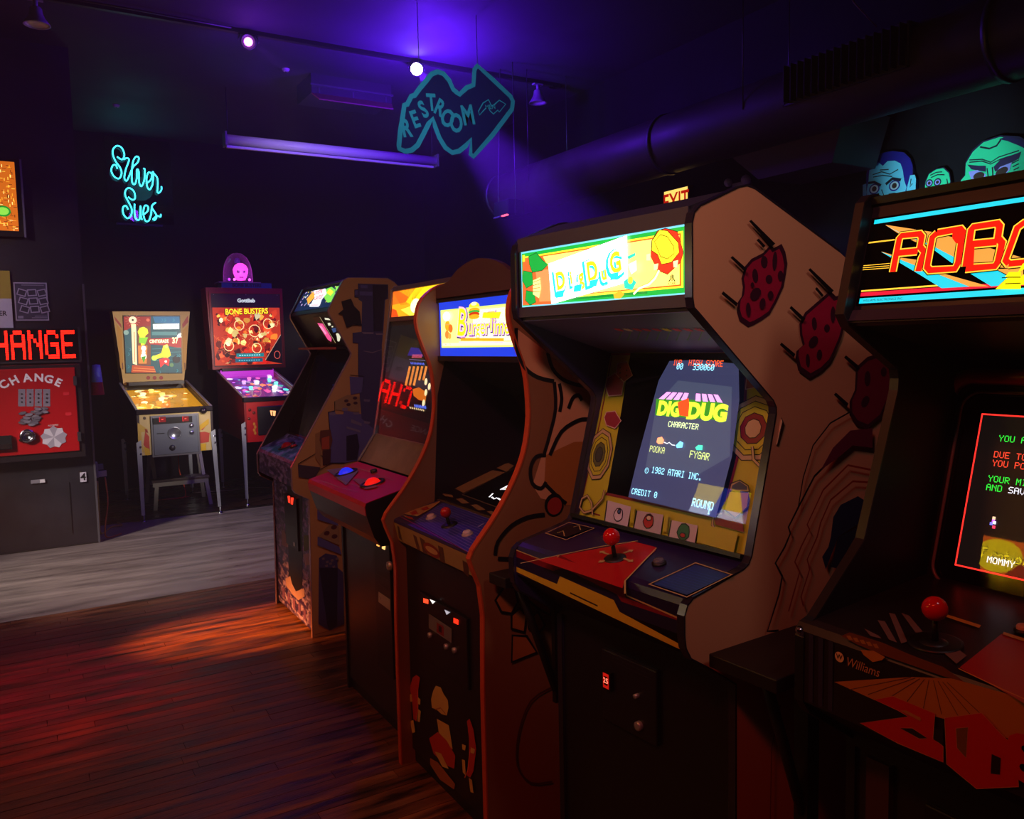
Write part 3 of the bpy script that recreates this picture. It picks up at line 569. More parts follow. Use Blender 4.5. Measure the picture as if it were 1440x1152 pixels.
A = Art(t, (.006, .608, 1.593), (0, -1, 0), (0, 0, 1)); mw, mh = .584, .144
K = (3.6, 700, 250); z = lambda L: A.px(L, *K)
A.rect(0, 0, mw, mh, G('#6fc8e8', 1.6)); A.rect(.003, .003, mw - .003, mh - .004, G('#12a83a', 1.5)); A.rect(.014, .014, mw - .012, mh - .013, G('#ffd92e', 1.7)); A.rect(.018, .018, mw - .018, mh - .017, G('#f05a1c', 1.5)); A.rect(.021, .021, mw - .022, mh - .020, G('#fff06a', 2.0))
A.rect(mw * .24, .014, mw * .78, .0185, G('#ffe23a', 2)); A.rect(mw * .24, .008, mw * .8, .013, G('#0c8a34', 1.3))
A.poly(z([(130, 408), (230, 395), (270, 470), (278, 640), (130, 645)]), G('#f0622c', 1.5)); A.poly(z([(195, 470), (268, 462), (275, 625), (215, 628)]), G('#ff8a50', 1.6)); 
for L in ([(160, 400), (200, 380), (235, 420), (260, 440), (230, 470), (180, 480), (165, 440)], [(135, 470), (180, 480), (185, 540), (150, 560), (130, 520)], [(150, 570), (190, 580), (200, 630), (170, 645), (145, 620)]): A.poly(z(L), G('#14a53c', 1.3)); A.line(z(L), .0016, G('#06200c', .2), closed=True)
A.poly(z([(185, 520), (220, 505), (225, 560), (215, 610), (185, 590)]), G('#ffe98a', 1.7)); 
for k in range(4): A.line(z([(186, 530 + k * 16), (222, 516 + k * 20)]), .0014, G('#8a5a10', .4))
A.rect(.012, .118, .022, .135, G('#ffd92e', 1.7))
A.poly(z([(265, 435), (665, 290), (668, 530), (280, 642)]), G('#f4fbff', 3.4)); A.line(z([(265, 435), (665, 290), (668, 530), (280, 642)]), .0014, G('#3a4a20', .3), closed=True)
CY = G('#20c8e0', 1.7); YE = G('#ffe21e', 1.7); LG = G('#f8f6c8', 2.6)
for ch, x, y, h in (('D', 328, 528, .050), ('i', 382, 512, .036), ('g', 434, 508, .044), ('D', 492, 482, .054), ('u', 552, 490, .038), ('G', 612, 440, .054)):
    c = z([(x, y)])[0]; A.text(ch, (c[0] - .004, c[1] - .004), h * 1.08, CY, bold=.085, rot=10, sx=.9); A.text(ch, c, h, LG, bold=.05, rot=10, sx=.9); A.text(ch, (c[0], c[1] + .002), h * .85, YE, bold=.035, rot=10, sx=.8)
for x, y in ((335, 590), (425, 560), (505, 535), (612, 500)): A.poly(z([(x - 22, y - 14), (x + 18, y - 22), (x + 12, y + 14), (x - 26, y + 20)]), G('#20d0ea', 1.8))
for L in ([(672, 400), (715, 380), (715, 395), (680, 415)], [(655, 525), (690, 500), (720, 530), (700, 570), (660, 560)]): A.poly(z(L), G('#2cc8b0', 1.6))
A.ell(z([(690, 520)])[0], .008, .008, G('#ffd23a', 2)); A.poly(z([(680, 440), (720, 420), (722, 470), (695, 490)]), G('#fffbe0', 2.4))
A.poly(z([(605, 590), (640, 570), (660, 590), (640, 612), (610, 612)]), G('#f6b02a', 1.5))
A.poly(z([(800, 320), (830, 270), (870, 258), (930, 275), (960, 380), (945, 430), (880, 490), (830, 470), (795, 400)]), G('#f03018', 1.5)); A.line(z([(800, 320), (830, 270), (870, 258), (930, 275), (960, 380), (945, 430), (880, 490), (830, 470), (795, 400)]), .0016, G('#20100a', .2), closed=True)
A.poly(z([(802, 320), (840, 265), (880, 270), (935, 330), (940, 380), (900, 430), (850, 440), (830, 390), (800, 370)]), G('#ffe02a', 1.7)); A.line(z([(802, 320), (840, 265), (880, 270), (935, 330), (940, 380), (900, 430), (850, 440), (830, 390), (800, 370)]), .0016, G('#20100a', .2), closed=True)
A.line(z([(815, 325), (845, 290), (880, 300), (912, 350), (915, 385), (880, 412), (845, 400), (830, 360)]), .0014, G('#20100a', .2), closed=True)
for L in ([(910, 425), (935, 418), (930, 455), (912, 455)], [(812, 440), (835, 435), (830, 465), (812, 470)], [(775, 390), (795, 385), (795, 420), (775, 420)]): A.poly(z(L), G('#fff0a0', 1.8))
A.line(z([(840, 470), (820, 510), (790, 540), (740, 560), (710, 590)]), .005, G('#fff4c0', 2)); A.line(z([(832, 470), (812, 506), (784, 534), (736, 554)]), .001, G('#20100a', .2))
for k, L in enumerate(([(906, 490), (906, 525)], [(900, 495), (900, 510), (890, 528)], [(912, 493), (912, 508), (922, 526)])): A.line(z(L), .0025, G('#2a1a08', .2))
A.text('ATARI', z([(906, 538)])[0], .006, G('#2a1a08', .2), bold=.01)
A.build('marquee_art', t)
# underside with tulips
UM = M('#6a6494', .5); MB().strip([(.012, 1.556), (.334, 1.462)], .018, W - .018, -.012, UM).build('header_underside', t)
v = V3((.322, 0, -.094)); A = Art(t, (.012, .615, 1.556), (0, -1, 0), (v.x, 0, v.z))
A = Art(t, (.334, .615, 1.462), (0, -1, 0), (-v.x, 0, -v.z)); 
K2 = (3.6, 700, 250)
for i, x in enumerate((612, 658, 706, 752, 804, 854, 906, 962, 1018, 1072)):
    cc = M(('#e04050', '#f0c8a0', '#d04050', '#d04050', '#e04858', '#ffe040', '#ff4860', '#ff4060', '#ff4060', '#f0e8f8')[i], .6); q = A.at(x / 3.6 + 700, 768 / 3.6 + 250); q2 = A.at(x / 3.6 + 700, 822 / 3.6 + 250)
    s_ = .011; A.poly([(q[0] - s_, q[1] + s_ * 1.3), (q[0] - s_ * .5, q[1] + s_ * .5), (q[0], q[1] + s_ * 1.5), (q[0] + s_ * .5, q[1] + s_ * .5), (q[0] + s_, q[1] + s_ * 1.3), (q[0] + s_ * .8, q[1] - s_), (q[0], q[1] - s_ * 1.4), (q[0] - s_ * .8, q[1] - s_)], cc, i == 0)
    A.line([(q[0], q[1] - .012), q2], .002, M('#6aa048', .6), lay=False); A.line([(q2[0] - .009, q2[1] + .014), q2, (q2[0] + .009, q2[1] + .014)], .002, M('#6aa048', .6), lay=False)
A.build('tulip_print', t)
# bezel and screen
bz = V3((.132, 0, .467)).normalized(); nz = V3((0, -1, 0)).cross(bz)
MB().strip([(.200, .995), (.334, 1.467)], .018, W - .018, .016, M('#7d6a14', .35)).build('bezel_card', t)
A = Art(t, (.200, .617, .995), (0, -1, 0), bz, base=.003, d=.0002); bw, bh = .60, .49
K = (3.29, 780, 450); z = lambda L: A.px(L, *K)
YB = M('#b8bc28', .35); RB_ = M('#7c1626', .35); CRM = M('#b9a274', .4); BK = M('#0a080c', .3)
A.poly(z([(268, 150), (905, 150), (1045, 400), (915, 1105), (110, 905), (165, 520)]), YB); 
A.line(z([(262, 160), (860, 158)]), .005, M('#b04a2a', .4))
A.poly(z([(355, 155), (895, 155), (885, 380), (850, 640), (775, 925), (245, 808), (300, 500)]), M('#08080e', .12))
A.line(z([(895, 175), (885, 380), (850, 640), (778, 922), (240, 805)]), .008, RB_)
A.line(z([(270, 165), (215, 470), (120, 880), (215, 905)]), .004, RB_); A.line(z([(1040, 420), (905, 1095), (680, 1045)]), .006, RB_)
# contour lines and plain rounded badges
def badge(c, r, k=1.0, inner=RB_, face=CRM):
    n = 9
    for f, m_ in ((2.1, CRM), (1.75, YB), (1.4, YB), (1.0, inner), (.62, face)):
        Pp = [(c[0] + r * f * math.cos(2 * math.pi * i / n + .3), c[1] + r * f * k * math.sin(2 * math.pi * i / n + .3)) for i in range(n)]
        A.poly(Pp, m_); A.line(Pp, .0022, BK, closed=True)
badge(z([(925, 505)])[0], .038, 1.0); badge(z([(215, 625)])[0], .024, 1.5, M('#5a5c30', .4), M('#3c3e34', .4))
for L in ([(300, 205), (345, 195), (370, 260), (330, 290), (295, 270)], [(255, 270), (290, 250), (330, 290), (320, 350), (260, 355), (245, 310)], [(250, 430), (290, 425), (318, 470), (290, 505), (250, 490), (240, 455)], [(900, 260), (930, 290), (950, 315), (895, 325)]): A.poly(z(L), M('#8a2036', .4)); A.line(z(L), .003, M('#c9b0a0', .4), closed=True)
for k in range(5): A.ell(z([(315 + (k % 2) * 30, 225 + k * 12)])[0], .003, .003, BK, 8)
A.poly(z([(830, 760), (870, 745), (910, 770), (915, 800), (905, 870), (850, 920), (800, 880)]), CRM); A.line(z([(825, 795), (915, 800)]), .004, BK); A.poly(z([(835, 770), (870, 750), (905, 775), (905, 790), (832, 788)]), M('#3c4860', .4)); A.line(z([(830, 760), (870, 745), (910, 770), (915, 800), (905, 870), (850, 920), (800, 880)]), .003, BK, closed=True)
A.poly(z([(750, 920), (800, 900), (885, 940), (890, 985), (760, 950)]), RB_)
# rope loops
def rope(L, w=.009):
    Pp = z(L); A.line(Pp, w, BK); A.line(Pp, w * .6, CRM)
rope([(190, 905), (185, 850), (165, 815), (140, 830), (130, 870), (150, 895), (185, 885), (235, 830), (245, 790)]); rope([(820, 1115), (820, 1060), (770, 1005), (745, 950), (750, 905), (790, 900)]); rope([(930, 590), (935, 650), (975, 690)])
# three framed badges along the foot
for L, m_ in (([(262, 838), (370, 868), (350, 975), (250, 935)], M('#c4c0c8', .4)), ([(400, 885), (520, 905), (505, 1005), (385, 965)], M('#b9b0b0', .4)), ([(560, 930), (680, 955), (660, 1065), (545, 1020)], M('#c4bcb8', .4))): A.poly(z([(x + (x > L[0][0]) * 6 - 6, y) for x, y in L]), BK); A.poly(z(L), m_)
def blob(cx, cy, r, m_, ry=None):
    c = z([(cx, cy)])[0]; Pp = [(c[0] + r * math.cos(i * math.pi / 5 + .2) * (1 if i % 2 else .88), c[1] + (ry or r) * math.sin(i * math.pi / 5 + .2)) for i in range(10)]; A.poly(Pp, m_); A.line(Pp, .003, BK, closed=True)
blob(312, 905, .018, M('#d8d4dc', .4)); blob(452, 935, .019, M('#b02a2c', .4)); blob(615, 985, .021, M('#2c7a4c', .4)); blob(455, 920, .010, M('#d8c8a0', .4), .007); blob(612, 1000, .010, M('#b02a2c', .4), .006); blob(318, 890, .006, M('#3a6ab0', .4))
for L in ([(375, 860), (392, 865), (385, 945), (368, 940)], [(530, 900), (548, 904), (538, 985), (520, 980)], [(690, 945), (870, 990), (850, 1080), (680, 1030)]): A.poly(z(L), YB)
for L, s_ in (([(240, 948), (352, 985), (350, 1000), (238, 962)], ''), ([(375, 990), (498, 1028), (495, 1042), (372, 1006)], 'POOKA'), ([(525, 1038), (662, 1080), (658, 1094), (520, 1054)], 'FYGAR')):
    q = z(L); A.poly(q, M('#c0a860', .4)); 
    if s_: A.text(s_, ((q[0][0] + q[2][0]) / 2, (q[0][1] + q[2][1]) / 2), .006, BK, rot=math.degrees(math.atan2(q[1][1] - q[0][1], q[1][0] - q[0][0])))
A.build('bezel_art', t)
# picture tube: a gently bulged lit face
A = Art(t, (.200, .617, .995), (0, -1, 0), bz, base=.024, d=.0002); z = lambda L: A.px(L, *K)
corners = z([(540, 196), (895, 215), (775, 925), (370, 822)])
scr = G('#4a4e70', .42)
q = z([(560, 200), (700, 195), (880, 215), (884, 380), (850, 640), (776, 922), (370, 826), (420, 620), (480, 400), (510, 290)])
A.poly(q, G('#3c4066', .9)); A.poly(z([(600, 290), (850, 320), (840, 640), (700, 720), (450, 690), (500, 400)]), G('#4c5470', .95))
e1 = z([(470, 700)])[0]; e2 = z([(730, 765)])[0]
rt = lambda a, b: math.degrees(math.atan2(b[1] - a[1], b[0] - a[0]))
def row(txt, l, r_, m_, hk=1.0, shear=0):
    a, b = z([l, r_]); ln = math.hypot(b[0] - a[0], b[1] - a[1]); pw = ln / (len(txt) * 6 - 1); A.pix(txt, a, pw * 1.0 * hk, m_, pw=pw, rot=rt(a, b), shear=shear)
OR = G('#ff5a28', 1.6); CYL = G('#9ae8ff', 1.8); GY_ = G('#c8f078', 1.5)
row('1UP', (576, 220), (614, 222), OR, 1.3); row('HIGH SCORE', (648, 222), (806, 228), OR, 1.2); row('00', (592, 238), (620, 240), CYL, 1.2); row('330060', (668, 242), (765, 246), CYL, 1.2)
A.poly(z([(500, 375), (540, 370), (800, 390), (830, 410), (800, 475), (495, 450)]), G('#3f9a28', 1.0))
PK = G('#ff9af0', 1.9)
for k in range(9):
    x = 512 + k * 34; 
    if k == 4: continue
    A.poly(z([(x, 375 + k * 2), (x + 24, 377 + k * 2), (x + 58 - k * 7, 345 + k * 1.5), (x + 38 - k * 7, 343 + k * 1.5)]), PK, k == 0)
a, b = z([(502, 440), (610, 450)]); A.text('DIG', ((a[0] + b[0]) / 2, (a[1] + b[1]) / 2 + .012), .036, G('#d8ff3c', 1.6), bold=.06, sx=.92, rot=rt(a, b))
a, b = z([(655, 455), (810, 468)]); A.text('DUG', ((a[0] + b[0]) / 2, (a[1] + b[1]) / 2 + .012), .040, G('#d8ff3c', 1.6), bold=.06, sx=1.05, rot=rt(a, b))
A.poly(z([(600, 392), (650, 372), (655, 400), (650, 458), (608, 450)]), G('#ff4a1e', 1.6))
row('CHARACTER', (555, 503), (695, 518), G('#e8ffb8', 1.6), 1.1)
row('POOKA', (470, 618), (538, 628), G('#d8e890', 1.4), 1.3); row('FYGAR', (655, 645), (745, 660), G('#d8f090', 1.4), 1.2)
row('1982 ATARI INC.', (480, 715), (712, 752), CYL, 1.25); A.ell(z([(459, 705)])[0], .006, .007, CYL, 14, w=.0015); A.text('C', z([(459, 705)])[0], .006, CYL)
row('CREDIT 0', (388, 812), (505, 832), CYL, 1.15); row('ROUND', (668, 868), (765, 890), CYL, 1.25); row('1', (740, 905), (752, 908), CYL, 2)
for L, m_ in (([(505, 575), (510, 555), (530, 550), (540, 565), (535, 582), (515, 584)], G('#ffa070', 1.8)), ([(595, 590), (615, 570), (630, 578), (625, 600), (600, 602)], G('#7ad0ff', 1.8)), ([(685, 600), (700, 588), (720, 590), (718, 612), (692, 612)], G('#50e0c0', 1.5))): A.poly(z(L), m_)
A.line(z([(540, 575), (555, 582), (565, 576), (578, 588), (592, 590)]), .002, G('#e8f4ff', 1.6))
A.build('screen_picture', t)
MB().poly3([V3((.200, .617, .995)) + V3((0, -1, 0)) * a + bz * b + nz * .036 for a, b in flat(.002, .012, .597, .478)], nz * -.003, glass()).build('screen_glass', t)
MB().poly3([V3((.200, .617, .995)) + V3((0, -1, 0)) * a + bz * b + nz * .0 for a, b in flat(.0, .0, .599, .010)], nz * .038, BK).build('glass_retainer', t)
# control panel
CP = M('#241a44', .32, noise=.15, nscale=20); 
MB().strip([(.200, 1.003), (.165, .992), (-.004, .958), (-.018, .950), (-.024, .936), (-.024, .872)], .018, W - .018, -.01, CP).build('control_panel', t)
v = V3((.169, 0, .034)).normalized(); A = Art(t, (-.006, .617, .9585), (0, -1, 0), v); K = (4.43, 800, 680); z = lambda L: A.px(L, *K)
RDP = M('#b01018', .3); YL = M('#b8a060', .4)
A.poly(z([(-150, 470), (410, 365), (545, 400), (540, 420), (350, 600), (335, 655), (-190, 480)]), RDP); A.line(z([(-300, 500), (-150, 468), (200, 395), (430, 360)]), .004, YL); A.line(z([(545, 405), (350, 610), (350, 690)]), .004, YL)
A.line(z([(500, 632), (790, 498), (1015, 572), (735, 712)]), .005, YL, closed=True); A.poly(z([(530, 632), (790, 510), (1000, 575), (735, 700)]), M('#1c2a78', .35))
for k in range(9): A.line(z([(560 + k * 22, 628 - k * 11), (760 + k * 22, 686 - k * 11)]), .0012, M('#3a4ab0', .4), lay=k == 0)
for a_, b_ in (((205, 432), (250, 448)), ((388, 425), (340, 440)), ((200, 495), (250, 478)), ((388, 492), (340, 475))):
    p, q = z([a_])[0], z([b_])[0]; A.line([p, q], .007, YL); d = (V3(p) - V3(q)).normalized(); n_ = V3((-d.y, d.x)); A.poly([tuple(V3(p) + d * .008), tuple(V3(p) + n_ * .010 - d * .004), tuple(V3(p) - n_ * .010 - d * .004)], YL)
zz = lambda L: A.px(L, 2.44, 700, 680)
A.line(zz([(165, 175), (245, 138), (332, 158), (235, 198)]), .004, YL, closed=True); A.poly(zz([(180, 175), (245, 145), (318, 158), (235, 190)]), M('#14101c', .4)); A.line(zz([(205, 175), (225, 168), (230, 185)]), .003, YL); A.line(zz([(260, 155), (280, 150), (285, 165)]), .003, YL)
A.build('panel_print', t)
A = Art(t, (-.024, .617, .872), (0, -1, 0), (0, 0, 1)); z = lambda L: A.px(L, 2.44, 700, 680)
MG = M('#7a1420', .35); YW = M('#c9b026', .4)
A.rect(0, 0, .599, .064, M('#1a1236', .4)); A.poly(z([(64, 228), (190, 275), (215, 245), (430, 355), (440, 392), (634, 465), (634, 475), (425, 405), (410, 380), (225, 290), (190, 300), (64, 252)]), MG)
A.line(z([(64, 228), (188, 276), (212, 245)]), .003, YL); A.line(z([(438, 360), (445, 385), (636, 468)]), .004, YL)
A.poly(z([(64, 285), (205, 345), (215, 318), (400, 400), (420, 440), (634, 555), (634, 572), (64, 302)]), YW); A.line(z([(250, 375), (345, 420)]), .004, M('#2a1c10', .5)); A.build('lip_print', t)
c = A.root; q = Art(t, (-.006, .617, .9585), (0, -1, 0), v)
def onp(q, x, y): a, b = q.at(x, y); return q.o + q.U * a + q.V * b
joystick(t, onp(q, 865, 786), (-.034, 0, .169), .045, M('#c80c10', .15), .021)
button(t, onp(q, 927, 793), .013, M('#5a5660', .2), (-.034, 0, .169)); 
MB().strip([(-.022, .872), (.118, .757), (.118, .735)], .018, W - .018, -.01, BLACK).build('panel_underside', t)
MB().box((.135, .018, .06), (.15, W - .018, .74), BLK2).build('front_panel', t); MB().box((.14, .018, 0), (.17, W - .018, .06), BLACK).build('kick_plate', t)
A = Art(t, (.135, .617, 0), (0, -1, 0), (0, 0, 1)); z = lambda L: A.px(L, 2.44, 700, 680)
q0 = z([(370, 560)])[0]; q1 = z([(560, 900)])[0]
cdr = MB().box((.12, .617 - q1[0], q1[1]), (.136, .617 - q0[0], q0[1]), M('#17141a', .35)).build('coin_door', t, bevel=.004)
pz = onp(A, 863, 954); MB().box((.108, pz.y - .016, pz.z - .024), (.122, pz.y + .016, pz.z + .024), BLACK).build('coin_slot', cdr)
B = Art(t, (.108, .617, 0), (0, -1, 0), (0, 0, 1)); c_ = (.617 - pz.y, pz.z); B.rect(c_[0] - .011, c_[1] - .02, c_[0] + .011, c_[1] + .02, G('#d01a10', .7)); B.rect(c_[0] - .007, c_[1] - .012, c_[0] + .007, c_[1] + .012, G('#2a0404', .3)); B.text('25', c_, .014, G('#ff7a60', 1.6), bold=.02); B.build('coin_price_light', cdr)
pz = onp(A, 906, 1018); MB().lathe([(.012, 0), (.012, .01), (.008, .012), (0, .012)], (.12, pz.y, pz.z), STEEL, (-1, 0, 0)).build('door_lock', cdr); pz = onp(A, 903, 976); MB().lathe([(.006, 0), (.006, .012), (0, .012)], (.12, pz.y, pz.z), STEEL, (-1, 0, 0)).build('reject_button', cdr)
A = Art(t, (.12, .617, 0), (0, -1, 0), (0, 0, 1)); z = lambda L: A.px(L, 2.44, 700, 680)
for k in range(3): A.line(z([(385, 575 + k * 14), (530, 645 + k * 14)]), .002, DSTEEL)
A.build('door_louvre', t)
# side art near side
A = Art(t, (0, 0, 0), (1, 0, 0), (0, 0, 1)); K = (3.114, 960, 250); z = lambda L: A.px(L, *K)
RK = M('#a8123a', .5, noise=.15, nscale=12); RKD = M('#3a0a24', .5); 
def rock(L, spots, edge=RKD, fill=RK):
    A.poly(z(L), edge); c = V3((sum(p[0] for p in L) / len(L), sum(p[1] for p in L) / len(L))); A.poly(z([tuple(c + (V3(p) - c) * .88) for p in L]), fill)
    for x, y, r, ry, ro in spots: A.ell(z([(x, y)])[0], r, ry, RKD, 10, rot=ro)
rock([(350, 330), (385, 292), (398, 308), (432, 290), (448, 325), (457, 375), (450, 425), (440, 480), (410, 545), (380, 600), (345, 625), (310, 645), (285, 655), (247, 628), (236, 590), (240, 545), (257, 520), (262, 480), (256, 440), (270, 390), (300, 355)], [(355, 370, .012, .014, 0), (315, 430, .010, .016, 10), (375, 445, .012, .010, 0), (400, 365, .008, .022, -5), (425, 430, .010, .012, 0), (315, 510, .020, .013, 25), (283, 578, .008, .016, 5), (345, 552, .010, .013, -20), (380, 515, .010, .010, 0), (300, 470, .006, .006, 0)])
rock([(600, 530), (640, 495), (665, 520), (695, 510), (712, 560), (705, 640), (690, 700), (660, 770), (640, 810), (600, 850), (548, 880), (500, 845), (488, 790), (492, 760), (520, 735), (508, 690), (505, 640), (530, 590)], [(570, 640, .010, .016, 10), (625, 660, .012, .010, 0), (565, 720, .020, .013, 25), (540, 800, .008, .016, 5), (590, 775, .010, .013, -20), (650, 600, .010, .02, 0)])
rock([(750, 830), (800, 785), (880, 760), (940, 800), (950, 880), (900, 960), (860, 1050), (800, 1100), (750, 1080), (722, 1040), (722, 980), (745, 930)], [(800, 880, .014, .02, 0), (790, 980, .02, .013, 25), (870, 850, .014, .012, 0)], RKD, M('#7c0e34', .5))
for L in ([(280, 192), (290, 186), (395, 290), (378, 305)], [(312, 275), (322, 268), (352, 300), (342, 308)], [(198, 352), (207, 344), (270, 400), (262, 414)], [(158, 510), (166, 498), (230, 550), (224, 565)], [(538, 405), (547, 397), (650, 495), (635, 508)], [(567, 488), (575, 480), (605, 515), (598, 524)], [(455, 572), (463, 562), (525, 618), (515, 632)], [(412, 732), (420, 722), (480, 772), (474, 788)], [(693, 788), (702, 778), (760, 825), (750, 840)], [(648, 950), (657, 940), (712, 988), (705, 1005)]): A.poly(z(L), INKB)
K = (2.88, 1000, 560); z = lambda L: A.px(L, *K)
A.line(z([(550, 55), (470, 100), (400, 190), (360, 320), (340, 440)]), .004, INKB); A.line(z([(560, 170), (480, 240), (405, 315), (345, 430), (300, 520), (308, 545), (285, 600), (247, 665), (275, 718), (262, 790), (215, 940), (260, 938)]), .006, INKB)
A.poly(z([(430, 290), (480, 200), (550, 130), (640, 120), (640, 200), (560, 190), (500, 240)]), M('#6a1838', .5))
RL = M('#9a3018', .5)
A.line(z([(640, 290), (540, 270), (440, 370), (375, 510), (385, 530), (350, 600), (325, 660), (345, 700), (300, 860)]), .005, RL); A.line(z([(640, 340), (560, 335), (470, 410), (430, 500), (415, 560), (375, 650), (385, 690), (350, 800), (360, 840)]), .005, RL)
A.poly(z([(470, 560), (480, 480), (510, 430), (580, 395), (620, 420), (625, 480), (560, 520), (500, 560), (450, 690), (435, 640), (460, 600)]), M('#1a2a4c', .5)); A.poly(z([(500, 560), (580, 520), (620, 520), (600, 640), (540, 700), (470, 680)]), M('#182440', .5))
K = (1.0, 0, 0); A.line(A.px([(1078, 1152), (1080, 1050), (1092, 990)]), .004, RL)
A.build('side_art', t)
# speed lines on far side hidden; nameplate screws
for zc in (.35, 1.2, 1.6): MB().lathe([(.006, 0), (.005, .002), (0, .003)], (.82, 0, zc), STEEL, (0, -1, 0), 10).build('bolt', t)
# ---------------- drink shelves
def shelf(label, loc, rz, w_, d_, x1=0):
    t = thing('drink_shelf', label, 'shelf', loc, rz)
    MB().box((0, 0, -.03), (d_, w_, 0), M('#120c0c', .5, noise=.2, nscale=30)).build('shelf_board', t, bevel=.003)
    MB().tube([(.07, w_ * .5, -.03), (.20, w_ * .5, -.38)], .012, BLACK, 8).build('brace', t); MB().box((.195, w_ * .4, -.42), (.235, w_ * .6, -.02), BLACK).build('wall_plate', t); return t
shelf('narrow black drink shelf between the red rock cabinet and the black cabinet', (1.235, 1.075, .832), math.radians(3), .175, .34)
shelf('narrow black drink shelf between the red rock cabinet and the curvy orange edged one', (1.115, 1.912, .855), math.radians(4.4), .08, .26)
# ---------------- burger game cabinet
ORG = M('#b8481e', .35)
def smooth(P, closed=False, k=3):
    Q = []
    P = [V3(p) for p in P]
    for i in range(len(P) - 1):
        p0 = P[max(0, i - 1)]; p1 = P[i]; p2 = P[i + 1]; p3 = P[min(len(P) - 1, i + 2)]
        for j in range(k):
            u = j / k; q = .5 * (2 * p1 + (p2 - p0) * u + (2 * p0 - 5 * p1 + 4 * p2 - p3) * u * u + (3 * p1 - p0 - 3 * p2 + p3) * u ** 3); Q.append(tuple(q))
    Q.append(tuple(P[-1])); return Q
t = thing('arcade_cabinet', 'curvy arcade cabinet with orange edging and a blue bordered marquee showing a burger', 'arcade cabinet', (1.10, 2.02, 0))
W = .65
fr = [(.003, 0), (.003, .5), (.008, .72), (-.002, .81), (-.024, .865), (-.033, .893), (-.022, .915)] + smooth([(-.005, .935), (.06, 1.01), (.12, 1.10), (.157, 1.18), (.174, 1.26), (.176, 1.33), (.166, 1.42), (.140, 1.49), (.117, 1.56), (.118, 1.61), (.140, 1.66), (.205, 1.705), (.30, 1.72)])
P = fr + [(.55, 1.72), (.66, 1.68), (.76, 1.55), (.76, 0)]
SB = M('#8a5a34', .45)
side(t, P, 0, .018, SB); side(t, P, W - .018, W, M('#8a6a4a', .4))  # far side coloured tan for the marquee's light on its inner face
for a, b in ((-.002, .020), (W - .020, W + .002)): trimloop(fr, a, b, -.005, ORG).build('edge_trim', t)
MB().box((.74, .018, 0), (.758, W - .018, 1.5), BLACK).build('back_panel', t)
MB().strip([(.205, 1.70), (.30, 1.718), (.55, 1.718), (.66, 1.678), (.755, 1.55)], .018, W - .018, .012, BLK2).build('top_panel', t)
hb = [(.018, 1.655), (W - .018, 1.655), (W - .018, 1.700), (W - .06, 1.705)] + smooth([(W - .12, 1.715), (W - .2, 1.752), (W * .5, 1.772), (.2, 1.752), (.12, 1.715)], k=4) + [(.06, 1.705), (.018, 1.700)]
MB().poly3([(.19, y, z_) for y, z_ in hb], (.018, 0, 0), M('#4a2c2c', .4)).build('arched_header', t)
MB().box((.19, .018, 1.44), (.215, W - .018, 1.458), BLK2).box((.19, .018, 1.645), (.2, W - .018, 1.66), BLK2).build('marquee_rail', t)
MB().box((.200, .022, 1.456), (.206, W - .022, 1.65), M('#d8d8e0', .3)).build('marquee_panel', t)
A = Art(t, (.200, W - .022, 1.457), (0, -1, 0), (0, 0, 1)); mw = W - .044; mh = .192
BLU = G('#1a3ad0', 1.3); YL2 = G('#ffee90', 1.35); OG = G('#f89a1a', 1.6); PK2 = G('#e8a8d8', 1.6); GOL = G('#ffd21a', 1.7); GRN2 = G('#2ab040', 1.3); DBL = G('#2a2a90', .9)
A.rect(0, 0, mw, mh, BLU); A.rect(.012, .030, mw - .012, mh - .030, G('#c8e860', 1.7)); A.rect(.016, .034, mw - .016, mh - .034, YL2); A.rect(.25, .05, mw - .03, mh - .04, G('#fffbe0', 1.8), False)
A.rect(.02, .036, mw - .02, .046, G('#ffd8b0', 1.8)); 
A.ell((.262, 0.150), .038, .010, OG); A.ell((.262, 0.162), .036, .016, GOL, a1=180); A.ell((.262, 0.146), .040, .006, GRN2); A.ell((.262, 0.138), .037, .008, G('#c83a10', 1.2)); A.ell((.262, 0.130), .036, .008, OG); A.ell((.262, 0.172), .02, .006, G('#fff0a0', 2), 10)
K = (7.2, 600, 370); z = lambda L: A.px(L, *K)
for c_, m_, b_ in ((.002, DBL, .075), (0, PK2, .05), (0, GOL, .01)):
    for tx, x, y, h_, sx_, r_ in (('B', 362, 615, .095, .92, -6), ('urger', 530, 652, .052, .90, 0), ('T', 662, 600, .062, .85, 0), ('ime', 765, 645, .052, 1.0, 0)):
        q = z([(x, y)])[0]; A.text(tx, (q[0] + c_, q[1] - c_), h_, m_, bold=b_, sx=sx_, shear=.12, rot=r_)
q = z([(580, 555), (590, 500), (770, 495), (750, 560)]); A.poly(q, GOL); A.line(q, .0015, DBL, closed=True)
q = z([(350, 745), (800, 745), (800, 752), (350, 752)]); A.poly(q, PK2); A.poly(z([(365, 760), (800, 760), (800, 790), (360, 788)]), OG); A.line(z([(345, 800), (800, 800)]), .003, PK2)
